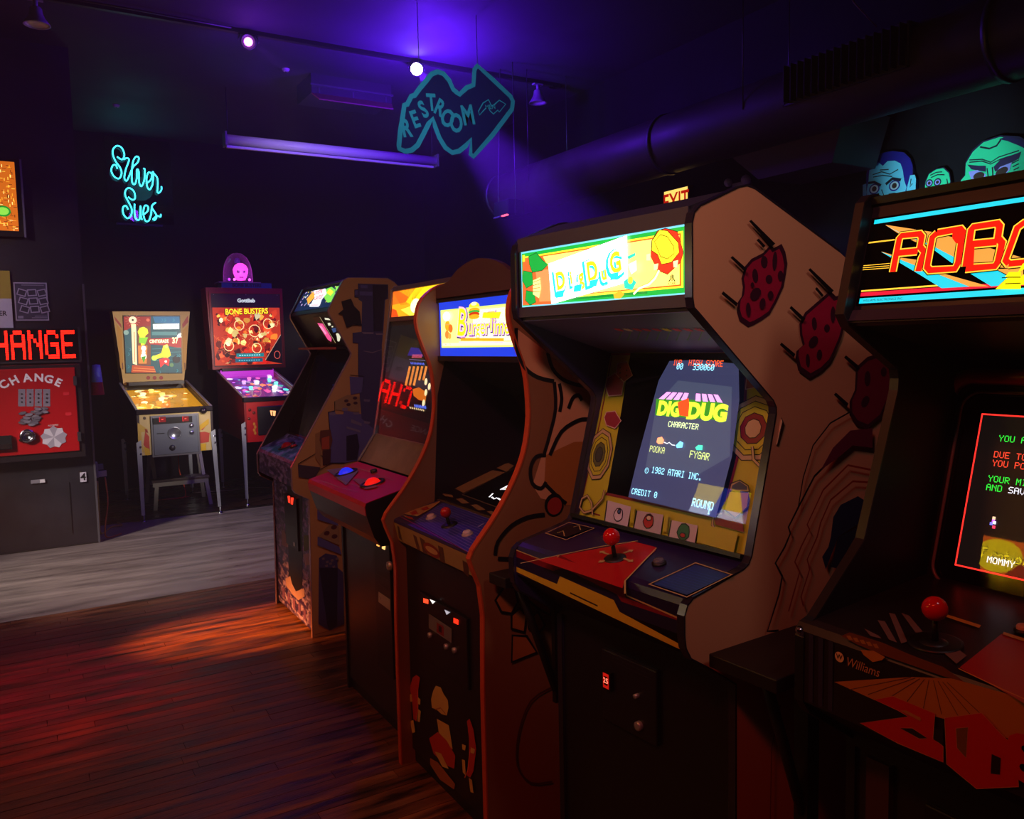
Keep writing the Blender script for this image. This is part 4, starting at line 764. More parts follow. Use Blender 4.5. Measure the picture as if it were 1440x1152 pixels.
# plain food shapes at the left
for c_, r_, m_ in (((.075, .105), .020, OG), ((.098, .096), .016, G('#e86a20', 1.4)), ((.07, .075), .016, G('#f08030', 1.5)), ((.09, .07), .012, G('#f8a040', 1.5))): A.ell(c_, r_, r_ * .9, m_)
A.ell((.07, .138), .028, .016, G('#f4f8e0', 2.2)); A.line([(.05, .14), (.052, .11), (.09, .11), (.092, .14)], .0015, G('#4a9a90', 1)); A.line([(.055, .055), (.055, .042), (.065, .042)], .0015, DBL); A.line([(.09, .055), (.09, .042), (.10, .042)], .0015, DBL); A.ell((.54, .052), .012, .016, GRN2)
A.build('marquee_art', t)
DK = M('#100c1a', .5)
MB().strip([(.20, 1.452), (.50, 1.30), (.60, 1.15)], .018, W - .018, -.01, DK).build('hood_panel', t)
for yy in (.0185, W - .0185 - .002): MB().poly3([(.16, yy, .93), (.62, yy, 1.1), (.60, yy, 1.30), (.22, yy, 1.452), (.185, yy, 1.32)], (0, .002, 0), M('#16101c', .5)).build('inner_lining', t)
bz = V3((.47, 0, .15)).normalized(); O_ = V3((.175, W - .019, .945))
MB().strip([(.168, .943), (.175 + .47, .945 + .15)], .018, W - .018, .014, M('#4a4030', .4)).build('bezel_card', t)
A = Art(t, O_, (0, -1, 0), bz, base=.001); K = (5.76, 540, 640); z = lambda L: A.px(L, *K)
MB().poly3([O_ + V3((0, -1, 0)) * a + bz * b + A.N * .004 for a, b in flat(.0, .0, W - .038, .488)], A.N * .004, M('#15121c', .3)).build('screen_mask', t)
A.h = .009
for L in ([(580, 290), (880, 140), (990, 160), (650, 325)], [(590, 375), (640, 370), (700, 410), (640, 415)], [(710, 425), (760, 420), (830, 465), (770, 470)], [(840, 480), (880, 475), (940, 510), (900, 520)], [(890, 115), (1010, 85), (1060, 105), (1000, 155)], [(475, 330), (560, 345), (570, 365), (500, 355)]): A.poly(z(L), M('#7a6440', .4))
A.line(z([(640, 342), (1010, 150), (1100, 120)]), .004, M('#5a5040', .3)); A.line(z([(640, 342), (930, 450), (1050, 500)]), .004, M('#5a5040', .3))
A.poly(z([(660, 345), (1020, 160), (1300, 60), (1300, 560), (940, 440)]), M('#0c0d14', .12))
for L in ([(860, 365), (890, 335)], [(880, 365), (900, 380), (925, 370)], [(930, 375), (950, 388), (985, 380)], [(950, 305), (1030, 262)], [(960, 300), (1000, 302), (1020, 300)], [(985, 285), (1030, 290)]): A.line(z(L), .006, G('#f4f6ff', 1.7))
A.line(z([(990, 300), (1020, 298)]), .006, G('#e8f080', 1.7)); A.build('screen_picture', t)
MB().strip([(.172, .940), (.02, .899), (.004, .893), (.001, .885), (.018, .815)], .018, W - .018, -.01, M('#2a2250', .35)).build('control_panel', t)
v = V3((.152, 0, .041)).normalized(); A = Art(t, (.02, W - .019, .8995), (0, -1, 0), v); z = lambda L: A.px(L, *K)
A.poly(z([(250, 540), (480, 385), (960, 560), (690, 790)]), M('#28308a', .35)); q = z([(250, 540), (480, 385), (960, 560), (690, 790)])
for k in range(15):
    u = k / 14; A.line([(q[0][0] * (1 - u) + q[1][0] * u, q[0][1] * (1 - u) + q[1][1] * u), (q[3][0] * (1 - u) + q[2][0] * u, q[3][1] * (1 - u) + q[2][1] * u)], .002, M('#6a60b0', .4), lay=k == 0)
A.line(z([(130, 500), (690, 795), (880, 560)]), .003, M('#902060', .4))
for L in ([(160, 480), (260, 440), (470, 370), (380, 440), (270, 500)], [(150, 490), (180, 495), (250, 530), (200, 520)]): A.poly(z(L), M('#9a7a4a', .4))
for L in ([(210, 470), (260, 450), (280, 480), (230, 490)], [(300, 440), (350, 420), (370, 440), (320, 455)], [(180, 500), (230, 510), (240, 530), (190, 515)]): A.poly(z(L), M('#8a2018', .4))
A.poly(z([(740, 670), (790, 650), (770, 690)]), M('#a03060', .4)); A.line(z([(765, 590), (810, 560)]), .008, M('#7a80c0', .4)); A.build('panel_print', t)
def onp2(A, x, y, s=5.76, ox=540, oy=640): a, b = A.at(x / s + ox, y / s + oy); return A.o + A.U * a + A.V * b
Nn = (-.041, 0, .152)
for x, y in ((383, 500), (677, 635)): button(t, onp2(A, x, y + 10), .014, M('#c0b4b0', .3), Nn, ring=M('#a09490', .4))
button(t, onp2(A, 840, 620), .012, M('#b07a50', .3), Nn)
joystick(t, onp2(A, 530, 570), Nn, .035, M('#a81410', .2), .018)
A = Art(t, (.001, W - .019, .885), (0, -1, 0), (-.017, 0, .07)); A = Art(t, (.018, W - .019, .815), (0, -1, 0), V3((-.017, 0, .07)).normalized()); z = lambda L: A.px(L, *K)
A.rect(.0, .002, W - .038, .070, M('#9a8450', .4))
for L in ([(235, 640), (265, 660), (300, 780), (270, 760)], [(290, 660), (330, 690), (360, 810), (320, 790)], [(440, 730), (480, 750), (500, 880), (460, 860)], [(640, 850), (690, 880), (690, 990), (650, 950)], [(110, 570), (125, 580), (150, 690), (125, 670)]): A.poly(z(L), M('#4a3420', .4))
q = z([(390, 770)])[0]; A.ell(q, .06, .024, M('#7a2418', .4)); A.ell(q, .045, .012, M('#c09a60', .4)); A.build('lip_print', t)
MB().strip([(.018, .815), (.05, .79), (.05, .76)], .018, W - .018, -.01, BLACK).build('panel_underside', t)
MB().box((.045, .018, .05), (.06, W - .018, .80), BLK2).build('front_panel', t); MB().box((.055, .018, 0), (.08, W - .018, .05), BLACK).build('kick_plate', t)
A = Art(t, (.045, W - .019, 0), (0, -1, 0), (0, 0, 1)); K = (3.272, 540, 800); z = lambda L: A.px(L, *K)
c1_, c2_ = z([(170, 100)])[0], z([(400, 560)])[0]
cdr = MB().box((.036, W - .019 - c2_[0], c2_[1]), (.046, W - .019 - c1_[0], c1_[1]), M('#121014', .4)).build('coin_door', t, bevel=.003)
A = Art(t, (.036, W - .019, 0), (0, -1, 0), (0, 0, 1)); z = lambda L: A.px(L, *K)
for L, m_ in (([(182, 135), (205, 142), (205, 162), (182, 155)], G('#ff4a28', 1.5)), ([(212, 140), (238, 150), (225, 162)], G('#f0e8e0', 1.4)), ([(280, 188), (306, 200), (290, 212)], G('#b8b4c0', 1.0)), ([(322, 225), (344, 235), (344, 258), (322, 248)], G('#ff3018', 1.5))): A.poly(z(L), m_)
A.poly(z([(208, 205), (314, 275), (314, 342), (208, 272)]), M('#6a6468', .5)); A.poly(z([(245, 245), (278, 266), (278, 312), (245, 290)]), M('#7a1c1c', .5)); A.poly(z([(254, 260), (268, 268), (268, 295), (254, 287)]), M('#201014', .5)); A.build('coin_lights', cdr)
for x, y in ((215, 305), (290, 358), (328, 375)): p = onp2(A, x, y, *K); MB().lathe([(.010, 0), (.010, .008), (0, .010)], p, STEEL, (-1, 0, 0), 12).build('door_lock', cdr)
# plain door decals: a chef hat, an apron coloured patch and two sausages
A = Art(t, (.0445, W - .019, 0), (0, -1, 0), (0, 0, 1)); z = lambda L: A.px(L, *K); CR = M('#c8a860', .45); RE = M('#b02a1c', .45); BR_ = M('#9a5a2c', .45)
A.poly(z([(228, 560), (240, 538), (262, 545), (275, 575), (295, 605), (298, 640), (290, 675), (265, 668), (240, 645), (222, 640), (218, 600)]), CR); A.line(z([(236, 648), (262, 640), (285, 668)]), .004, BR_); 
A.poly(z([(245, 690), (300, 720), (318, 830), (290, 820), (255, 760)]), CR); A.poly(z([(210, 780), (250, 750), (290, 790), (330, 860), (325, 920), (280, 900), (230, 850)]), RE); A.poly(z([(235, 840), (265, 850), (300, 920), (270, 910)]), CR); A.poly(z([(215, 870), (250, 890), (330, 990), (325, 1015), (260, 970), (215, 900)]), BR_)
for L in ([(135, 500), (152, 488), (168, 500), (160, 560), (160, 650), (150, 700), (138, 690), (132, 600), (120, 550)], [(385, 700), (398, 690), (415, 740), (428, 830), (415, 930), (400, 960), (385, 950), (395, 860), (395, 780)]): A.poly(z(L), RE); A.line(z([(x * .9 + 15, y) for x, y in L[3:6]]), .004, M('#d8603c', .45))
for L in ([(118, 580), (130, 575), (134, 610), (122, 612)], [(160, 590), (172, 600), (170, 625), (160, 620)], [(162, 645), (174, 655), (168, 705), (158, 700)], [(125, 700), (140, 695), (148, 750), (134, 755)], [(364, 805), (382, 812), (378, 835), (366, 830)], [(405, 820), (425, 830), (420, 850), (404, 845)], [(364, 875), (378, 880), (382, 950), (368, 935)], [(396, 960), (410, 970), (418, 1030), (404, 1025)]): A.poly(z(L), CR)
A.build('door_decals', t)
# near side painting: loose curves and pebbles only
A = Art(t, (0, 0, 0), (1, 0, 0), (0, 0, 1)); K = (2.135, 690, 420); z = lambda L: A.px(L, *K)
TN = M('#d89a68', .45); TD = M('#b06a2c', .45)
A.poly(z([(80, 92), (170, 162), (300, 270), (290, 430), (225, 615), (150, 600), (125, 560), (150, 480), (185, 380), (195, 300), (190, 250), (140, 235), (100, 200), (78, 150)]), TN)
A.poly(z([(165, 470), (250, 430), (300, 430), (240, 620), (215, 620), (160, 560)]), TD)
for L in ([(76, 88), (78, 150), (100, 205), (140, 236), (190, 248)], [(170, 162), (185, 210), (215, 242), (255, 258), (280, 262)], [(190, 250), (194, 330), (176, 410), (160, 465)], [(205, 255), (212, 300), (206, 340)], [(165, 470), (135, 475), (118, 510), (124, 555), (150, 570), (165, 550)], [(165, 560), (200, 595), (225, 615)], [(232, 330), (245, 298), (262, 290), (272, 305)], [(176, 470), (210, 400), (260, 366), (290, 362)], [(12, 770), (20, 730), (60, 682), (110, 656), (160, 648)], [(20, 780), (70, 782)]):
    A.line(smooth([(p[0], p[1], 0) for p in z(L)], k=3) if 0 else [(q[0], q[1]) for q in smooth([(p[0], p[1], 0) for p in z(L)])], .012, INKB)
A.ell(z([(188, 618)])[0], .034, .034, INKB); A.ell(z([(190, 622)])[0], .026, .026, M('#a02a20', .45))
for L in ([(40, 862), (70, 866), (80, 910), (60, 945), (30, 940), (12, 905)], [(95, 870), (180, 868), (178, 950), (140, 930), (110, 905)], [(60, 950), (85, 928), (105, 950), (98, 1000), (60, 990)], [(110, 960), (140, 940), (160, 980), (140, 1005), (112, 990)], [(62, 1010), (105, 1012), (135, 1060), (60, 1090)]): A.poly(z(L), TD); A.line(z(L), .008, INKB, closed=True)
K = (1, 0, 0); A.line([(q[0], q[1]) for q in smooth([(p[0], p[1], 0) for p in A.px([(776, 965), (745, 985), (728, 1030), (726, 1075), (745, 1100), (775, 1098)])])], .006, M('#4a1a10', .5)); A.build('side_art', t)
# ---------------- golf game cabinet
t = thing('arcade_cabinet', 'dark arcade cabinet with red panel, two glowing balls and fiery marquee', 'arcade cabinet', (1.16, 2.76, 0))
W = .655; DG = M('#17131a', .4)
fr = [(.012, 0), (.012, .78), (.06, .80), (.10, .97), (.100, 1.0), (.178, 1.112), (.206, 1.255), (.262, 1.60), (.285, 1.742), (.30, 1.757), (.36, 1.765)]
P = fr + [(.60, 1.765), (.78, 1.60), (.78, 0)]
side(t, P, 0, .018, DG); side(t, P, W - .018, W, DG)
for a, b in ((-.001, .019), (W - .019, W + .001)): trimloop(fr[4:], a, b, -.003, M('#8a8792', .25, .6)).build('edge_trim', t)
MB().box((.76, .018, 0), (.778, W - .018, 1.6), BLACK).build('back_panel', t)
MB().strip([(.29, 1.748), (.36, 1.763), (.60, 1.763), (.775, 1.605)], .018, W - .018, .012, BLK2).build('top_panel', t)
MB().strip([(.279, 1.735), (.286, 1.755)], .018, W - .018, .02, M('#5a4048', .3, .3)).build('marquee_rail', t); MB().strip([(.262, 1.603), (.266, 1.622)], .018, W - .018, .02, M('#5a4048', .3, .3)).build('marquee_rail', t)
vv = V3((.014, 0, .115)).normalized(); A = Art(t, (.272, W - .02, 1.621), (0, -1, 0), vv)
MB().strip([(.276, 1.615), (.290, 1.745)], .018, W - .018, .006, M('#e8e0d0', .4)).build('marquee_panel', t)
mw, mh = W - .04, .116; A.rect(0, 0, mw, mh, G('#ff9a18', 1.6)); random.seed(5)
A.poly([(0, mh), (.0, .055), (.14, .06), (.17, mh * .7), (.05, mh)], G('#f0701c', 1.4)); A.poly([(.0, .0), (.0, .04), (.05, .03), (.08, 0)], G('#e05018', 1.2)); A.poly([(.10, .03), (.30, .05), (.42, 0), (.2, 0)], G('#ffe040', 1.9)); A.poly([(.15, .06), (.24, mh), (.6, mh), (.6, .03), (.3, .02)], G('#ffc818', 1.8)); 
for k in range(11): A.line([(.005 + k * .016, mh - .003), (.10 + k * .010, .05)], .0018, G('#a82808', .8), lay=k == 0)
for k in range(9): A.line([(.22 + k * .012, mh - .002), (.205 + k * .004, .07)], .0015, G('#c86008', 1.1), lay=k == 0)
A.ell((.25, .04), .05, .030, G('#fff0a0', 2.6)); A.ell((.30, .028), .03, .02, G('#ffffff', 3)); A.line([(.205, .055), (.215, .075), (.225, .06), (.215, .05)], .003, G('#303020', .3)); 
for c_, m_ in ((.0015, G('#7a2a08', .5)), (0, G('#ffe860', 2))): A.text('Golden Tee 2K', (.42 + c_, .055 - c_), .03, m_, bold=.01, sx=.85)
A.build('marquee_art', t)
bz = V3((.083, 0, .498)).normalized(); O_ = V3((.1855, W - .02, 1.113))
MB().strip([(.185, 1.105), (.268, 1.603)], .018, W - .018, .012, BLK2).build('bezel_card', t)
A = Art(t, O_, (0, -1, 0), bz, base=.001); 
A.rect(.004, .0, W - .045, .475, M('#0a0810', .15)); K = (6.4, 490, 540); z = lambda L: A.px(L, *K); K3 = (7.68, 540, 370); z3 = lambda L: A.px(L, *K3)
BB = G('#3048e8', 1.0); A.poly(z3([(295, 910), (380, 920), (430, 1010), (255, 1000)]), G('#2420a0', .55)); random.seed(8)
for k in range(12): A.line(z3([(305 + k * 9, 1025), (318 + k * 9, 988)]), .004, G('#e05a78', 1.0), lay=k == 0)
A.line(z3([(275, 1040), (450, 1055)]), .002, G('#8080c0', .8))
for k in range(9): A.line(z3([(292 + k * 17, 1072 + k), (302 + k * 17, 1092 + k)]), .006, G('#4a6af0', 1.1), lay=k == 0)
K4 = (3.292, 350, 370); z4 = lambda L: A.px(L, *K4)
for c_ in range(5):
    for r_ in range(11 - (c_ > 2) * 3): A.line(z4([(742 + c_ * 19 - r_ * 1.8, 482 + r_ * 8), (752 + c_ * 19 - r_ * 1.8, 484 + r_ * 8)]), .008, G('#e89030', random.uniform(.7, 1.2)), lay=(c_, r_) == (0, 0))
A.poly(z4([(760, 585), (790, 575), (825, 600), (820, 640), (790, 635), (765, 615)]), G('#d87018', .9)); 
for x, y in ((822, 550), (838, 572), (822, 600), (812, 648)): A.ell(z4([(x, y)])[0], .012, .014, G('#ffe8b0', 1.3), 10)
for k in range(8): A.line(z4([(770 + k * 7, 655 + k), (774 + k * 7, 668 + k)]), .007, G('#5a78f8', 1.2), lay=k == 0)
for k in range(7): A.line(z4([(748 + k * 10, 666 + k * 2), (754 + k * 10, 674 + k * 2)]), .005, G('#f0d8a0', 1.1), lay=k == 0)
A.build('screen_picture', t)
MB().poly3([O_ + V3((0, -1, 0)) * a + bz * b + A.N * (.010 + a * .023) for a, b in flat(.0, .0, W - .04, .478)], A.N * .003, glass()).build('screen_glass', t)
MB().strip([(.104, 1.002), (.180, 1.112), (.19, 1.118)], .018, W - .018, .006, surf('brushed_plate', '#6b5c4e', '#94826c', (1, 1, 1), (.35, .5), 6, metal=.3, bump=.03)).build('steel_plate', t)
RP = M('#b80c10', .35, noise=.12, nscale=10)
box = [(-.122, .925), (-.118, .938), (-.105, .942), (.10, .992), (.10, .80), (.0, .775), (-.066, .775), (-.092, .81), (-.118, .89)]
MB().prism(box, -.004, W + .004, BLK2).build('control_box', t); MB().strip([(.10, .995), (-.106, .944), (-.119, .940), (-.125, .926), (-.121, .893)], -.003, W + .003, -.003, RP).build('control_panel', t)
v = V3((.206, 0, .051)).normalized(); A = Art(t, (-.106, W, .9475), (0, -1, 0), v, base=.0012); K = (4.43, 360, 640); z = lambda L: A.px(L, *K)
YT = M('#a88a3a', .4); A.poly(z([(440, 95), (540, 80), (640, 100), (560, 190), (500, 140)]), M('#6a5a6a', .4)); A.poly(z([(600, 150), (700, 150), (760, 200), (680, 215)]), M('#8a5a2a', .4))
for L in ([(450, 130), (560, 175), (700, 215), (790, 190)], [(620, 80), (720, 110), (860, 160)], [(400, 160), (520, 205), (640, 235)]): A.line(z(L), .0025, YT)
for k in range(8): A.line(z([(440 + k * 14, 104 + k * 3), (470 + k * 14, 94 + k * 3)]), .002, YT, lay=k == 0)
A.build('panel_print', t)
for x, y, cc, nm in ((560, 110, G('#2030ff', .75), 'trackball'), (725, 175, G('#ff1810', .75), 'trackball')):
    a, b = A.at(x / 4.43 + 360, y / 4.43 + 640); p = A.o + A.U * a + A.V * b
    MB().lathe([(.050, 0), (.050, .003), (.040, .005), (.038, 0)], p, BLACK, (-.051, 0, .206), 24).build('trackball_ring', t); MB().ball(p - V3((-.24, 0, .97)) * .012, .034, cc, 20).build(nm, t)
a, b = A.at(735 / 4.43 + 360, 105 / 4.43 + 640); p = A.o + A.U * a + A.V * b; MB().lathe([(.014, 0), (.014, .01), (0, .012)], p, BLACK, (-.051, 0, .206), 14).build('button', t)
a, b = A.at(323 / 4.43 + 360, 128 / 4.43 + 640)
MB().box((.02, .018, .05), (.035, W - .018, .79), M('#221418', .35)).build('front_panel', t); MB().box((.03, .018, 0), (.06, W - .018, .05), BLACK).build('kick_plate', t)
A = Art(t, (.020, W - .019, 0), (0, -1, 0), (0, 0, 1)); z = lambda L: A.px(L, *K)
q = z([(745, 500), (865, 600), (865, 1150), (745, 1100)])
cdr = MB().box((.010, W - .019 - q[2][0], .22), (.021, W - .019 - q[0][0], q[0][1]), M('#141216', .4)).build('coin_door', t, bevel=.003)
A = Art(t, (.010, W - .019, 0), (0, -1, 0), (0, 0, 1)); z = lambda L: A.px(L, *K)
A.poly(z([(755, 518), (775, 520), (770, 572), (752, 565)]), G('#ffb050', 1.6)); A.poly(z([(790, 532), (812, 538), (805, 592), (786, 582)]), G('#ffc070', 1.7)); A.poly(z([(765, 850), (838, 900), (838, 970), (765, 915)]), M('#a09a98', .5)); A.line(z([(772, 880), (780, 900)]), .003, BK)
A.line(z([(752, 740), (825, 780)]), .004, DSTEEL); A.line(z([(762, 800), (815, 838)]), .004, DSTEEL); A.build('coin_lights', cdr)
p = A.at(840 / 4.43 + 360, 690 / 4.43 + 640); MB().lathe([(.018, 0), (.018, .012), (0, .014)], (.010, W - .019 - p[0], p[1]), STEEL, (-1, 0, 0), 14).build('door_lock', cdr)
# ---------------- castle cabinet at the far end of the row
t = thing('arcade_cabinet', 'tan arcade cabinet with blocky castle towers on its side, farthest in the row', 'arcade cabinet', (1.234, 4.1, 0))
W = .70; TA = M('#a87848', .45, noise=.06, nscale=2)
fr = [(.0, .0), (.012, .70), (.012, .725), (-.058, .765), (-.071, .785), (-.072, .895), (-.06, .915), (.262, 1.445), (.266, 1.462), (.155, 1.668), (.155, 1.69), (.235, 1.835), (.262, 1.85), (.48, 1.852), (.52, 1.83)]
P = fr + [(.80, 1.60), (.80, 0)]
side(t, P, 0, .018, TA); side(t, P, W - .018, W, M('#0e0c14', .4))
for a, b in ((-.001, .019), (W - .019, W + .001)): trimloop(fr, a, b, -.003, M('#b08a98', .25, .4)).build('edge_trim', t)
MB().box((.78, .018, 0), (.798, W - .018, 1.6), BLACK).build('back_panel', t)
MB().strip([(.237, 1.832), (.262, 1.848), (.48, 1.85), (.52, 1.828), (.797, 1.60)], .018, W - .018, .012, BLK2).build('top_panel', t)
vv = V3((.07, 0, .127)).normalized(); MB().strip([(.170, 1.695), (.240, 1.822)], .018, W - .018, .008, M('#20202c', .4)).build('marquee_panel', t)
A = Art(t, (.170, W - .02, 1.695), (0, -1, 0), vv); K = (7.2, 400, 380); z = lambda L: A.px(L, *K); ml = .145
A.rect(.0, .012, W - .04, ml, G('#182a5a', .7)); random.seed(4)
for k in range(60):
    x = random.uniform(.02, .62); y_ = random.uniform(.04, .135); A.poly([(x, y_), (x + .012, y_ + .004), (x + .009, y_ + .014), (x - .003, y_ + .010)], G(random.choice(('#f0e8f8', '#d0b0e0', '#f8d860', '#a0c8f8', '#6080d0')), 1.2), k == 0)
for L, m_ in (([(230, 290), (290, 220), (320, 260), (240, 350)], G('#f0a030', 1.5)), ([(400, 240), (430, 190), (480, 170), (520, 200), (500, 320), (440, 330), (410, 290)], G('#7ad048', 1.4)), ([(430, 230), (460, 190), (500, 220), (470, 260)], G('#f8d030', 1.6)), ([(520, 170), (580, 155), (560, 210), (530, 240)], G('#8ae050', 1.4)), ([(300, 210), (420, 190), (430, 240), (380, 300), (360, 360), (270, 350), (310, 280)], G('#f8f0f8', 1.5))): A.poly(z(L), m_)
A.text('CRYSTAL', z([(350, 225)])[0], .024, G('#e02838', 1.3), bold=.03, rot=3); A.text('CASTLES', z([(350, 280)])[0], .024, G('#e02838', 1.3), bold=.03, rot=2); A.poly(z([(262, 345), (355, 345), (350, 372), (258, 372)]), G('#f8f8ff', 1.5)); A.line(z([(275, 356), (345, 356)]), .004, G('#e02838', 1.3))
A.build('marquee_art', t); MB().strip([(.160, 1.682), (.170, 1.70)], .018, W - .018, .02, M('#5a3848', .3, .3)).strip([(.235, 1.815), (.242, 1.834)], .018, W - .018, .02, BLK2).build('marquee_rail', t)
# slanted lower header with glowing coloured shapes
vh = V3((-.112, 0, .178)); MB().strip([(.278, 1.50), (.168, 1.678)], .018, W - .018, .01, BLK2).build('header_board', t)
A = Art(t, (.278, W - .02, 1.50), (0, -1, 0), vh, base=-.0012, d=-.0004); A.N = A.N
A = Art(t, (.276, W - .02, 1.499), (0, -1, 0), vh, base=.0008); z = lambda L: A.px(L, *K)
A.poly(z([(285, 480), (360, 470), (530, 745), (450, 745)]), M('#8a6a50', .4)); A.poly(z([(335, 535), (390, 540), (480, 690), (475, 725), (440, 700)]), G('#e8508c', 1.2)); A.poly(z([(350, 560), (375, 560), (430, 640), (415, 650)]), G('#f090b8', 1.3)); A.line(z([(360, 472), (520, 735)]), .004, G('#e8d8a0', .8))
A.poly(z([(400, 465), (460, 450), (610, 720), (560, 740)]), M('#181c2c', .4))
for L in ([(410, 480), (450, 485), (470, 505), (415, 500)], [(440, 535), (465, 530), (475, 555), (450, 560)], [(480, 565), (495, 562), (498, 575), (484, 578)], [(525, 640), (545, 635), (575, 665), (560, 720), (540, 715), (535, 670)]): A.poly(z(L), G('#e8e8c8', 1.0))
A.poly(z([(480, 590), (520, 580), (530, 620), (500, 630)]), G('#3a5a9a', .7)); A.build('header_shapes', t)
MB().box((.19, .018, 1.485), (.30, W - .018, 1.497), BLK2).build('neck_shelf', t)
MB().strip([(.10, .990), (.31, 1.487)], .018, W - .018, .01, BLK2).build('bezel_card', t)
sv = V3((.21, 0, .497)).normalized(); O_ = V3((.10, W - .02, .990)); A = Art(t, O_, (0, -1, 0), sv); A.rect(.01, .02, W - .05, .53, M('#06050a', .08)); 
K = (3.292, 350, 370); z = lambda L: A.px(L, *K); random.seed(2)
for k in range(26): a_, b_ = random.uniform(.4, .62), random.uniform(.10, .33); A.rect(a_, b_, a_ + .012, b_ + .006, G('#2038b0', .6), k == 0)
A.build('screen_face', t)
MB().poly3([O_ + V3((0, -1, 0)) * a + sv * b + A.N * .012 for a, b in flat(.0, .0, W - .04, .535)], A.N * .003, glass()).build('screen_glass', t)
PUR = surf('violet_cave_print', '#20186a', '#8f86d8', (9, 9, 22), (.35, .5), 1.6, bump=.05, lo=.46, hi=.6)
MB().strip([(.105, 1.0), (.085, .985), (-.045, .932), (-.058, .925), (-.066, .91), (-.066, .79)], .018, W - .018, -.01, PUR).build('control_panel', t)
button(t, (.03, .30, .963), .016, M('#c02020', .2), (-.3, 0, 1)); MB().lathe([(.05, 0), (.05, .003), (.038, .005), (.036, 0)], (.02, .40, .959), BLACK, (-.37, 0, .93), 24).build('trackball_ring', t); MB().ball((.022, .40, .948), .034, M('#b01020', .15), 18).build('trackball', t)
MB().strip([(-.066, .79), (.018, .745), (.018, .72)], .018, W - .018, -.01, BLACK).build('panel_underside', t)
MB().box((.012, .018, .02), (.03, W - .018, .74), PUR).build('front_panel', t)
A = Art(t, (.012, W - .019, 0), (0, -1, 0), (0, 0, 1)); K = (4.43, 360, 640); z = lambda L: A.px(L, *K)
A.poly(z([(195, 180), (290, 215), (290, 820), (260, 860), (205, 770)]), M('#0c0a0e', .4)); 
for L in ([(185, 770), (215, 755), (225, 800), (250, 850), (300, 830), (305, 880), (265, 905), (230, 870), (190, 815)], [(160, 470), (175, 465), (200, 540), (190, 575), (165, 560)], [(295, 620), (340, 610), (345, 680), (310, 690)]): A.poly(z(L), M('#8a7a98', .5))
A.poly(z([(298, 500), (335, 500), (330, 590), (300, 600)]), M('#4a5a30', .5)); 
for k in range(6): A.poly(z([(165 + k * 33, 820 + k * 34), (180 + k * 33, 830 + k * 34), (182 + k * 33, 900 + k * 34), (167 + k * 33, 880 + k * 34)]), M('#5a3f88', .5), k == 0)
A.build('cave_print', t)
q = z([(185, 235), (275, 600)]); cdr = MB().box((.002, W - .019 - q[1][0], q[1][1]), (.013, W - .019 - q[0][0], q[0][1]), M('#141118', .35)).build('coin_door', t, bevel=.002)
A = Art(t, (.002, W - .019, 0), (0, -1, 0), (0, 0, 1)); z = lambda L: A.px(L, *K)
A.poly(z([(198, 255), (212, 255), (214, 300), (202, 295)]), G('#ff3820', 1.5)); A.poly(z([(218, 265), (235, 265), (230, 310), (218, 305)]), G('#ff3820', 1.5)); A.line(z([(205, 420), (245, 442)]), .004, DSTEEL); A.poly(z([(232, 540), (245, 545), (245, 570), (234, 565)]), STEEL); A.build('coin_lights', cdr)
A = Art(t, (0, 0, 0), (1, 0, 0), (0, 0, 1)); K = (7.2, 400, 380); z = lambda L: A.px(L, *K)
SG = M('#38325a', .5); SL = M('#504a80', .5); SD = M('#1e1830', .5); ln = .003
def towr(L, m_): A.poly(z(L), m_)
towr([(745, 135), (1050, 145), (1050, 290), (1020, 300), (1000, 620), (985, 760), (985, 1500), (790, 1500), (745, 1050), (745, 740), (690, 735), (690, 635), (780, 625), (785, 320), (750, 300), (745, 275), (708, 275), (708, 200), (745, 195)], SG)
towr([(895, 150), (1045, 150), (1040, 280), (1010, 300), (990, 620), (905, 620), (900, 300)], SD)
for L in ([(770, 150), (840, 152), (840, 185), (770, 180)], [(712, 205), (740, 205), (740, 250), (712, 250)], [(760, 215), (890, 220), (890, 260), (760, 255)]): towr(L, SL)
for L in ([(780, 628), (900, 630), (900, 645), (800, 645)], [(920, 640), (1010, 640), (1000, 655), (930, 655)], [(800, 815), (890, 830), (985, 800), (980, 808), (890, 840), (800, 822)]): towr(L, M('#7a6a78', .5))
for L in ([(745, 135), (745, 195), (708, 200), (708, 275), (750, 278)], [(690, 635), (690, 735), (745, 740), (745, 1050)], [(895, 150), (900, 300), (905, 620)], [(660, 1060), (800, 1075), (800, 1150)]): A.line(z(L), ln, BK)
K = (3.292, 350, 370); z = lambda L: A.px(L, *K)
towr([(465, 525), (530, 530), (520, 600), (470, 610)], SL); towr([(395, 640), (455, 610), (515, 620), (510, 690), (400, 680)], M('#8a6a48', .5))
for x, y in ((450, 638), (490, 625), (492, 648), (460, 655)): A.ell(z([(x, y)])[0], .012, .008, M('#3a1c28', .5), 12)
towr([(365, 690), (395, 682), (400, 700), (435, 700), (440, 680), (480, 690), (520, 700), (560, 740), (590, 760), (580, 900), (520, 910), (440, 925), (370, 925), (375, 800)], SL); towr([(510, 600), (560, 600), (590, 700), (590, 780), (520, 720)], SG); towr([(450, 800), (500, 790), (510, 850), (500, 910), (450, 915)], SD)
for L in ([(370, 690), (395, 690), (400, 705), (375, 705)], [(430, 670), (455, 670), (455, 685), (430, 685)], [(472, 722), (520, 742), (520, 755), (470, 738)], [(480, 690), (510, 692), (505, 702), (482, 702)], [(530, 730), (560, 735), (556, 745), (532, 742)], [(450, 755), (515, 775), (515, 785), (450, 766)], [(530, 630), (560, 632), (556, 642), (530, 640)]): towr(L, M('#6a607a', .5))
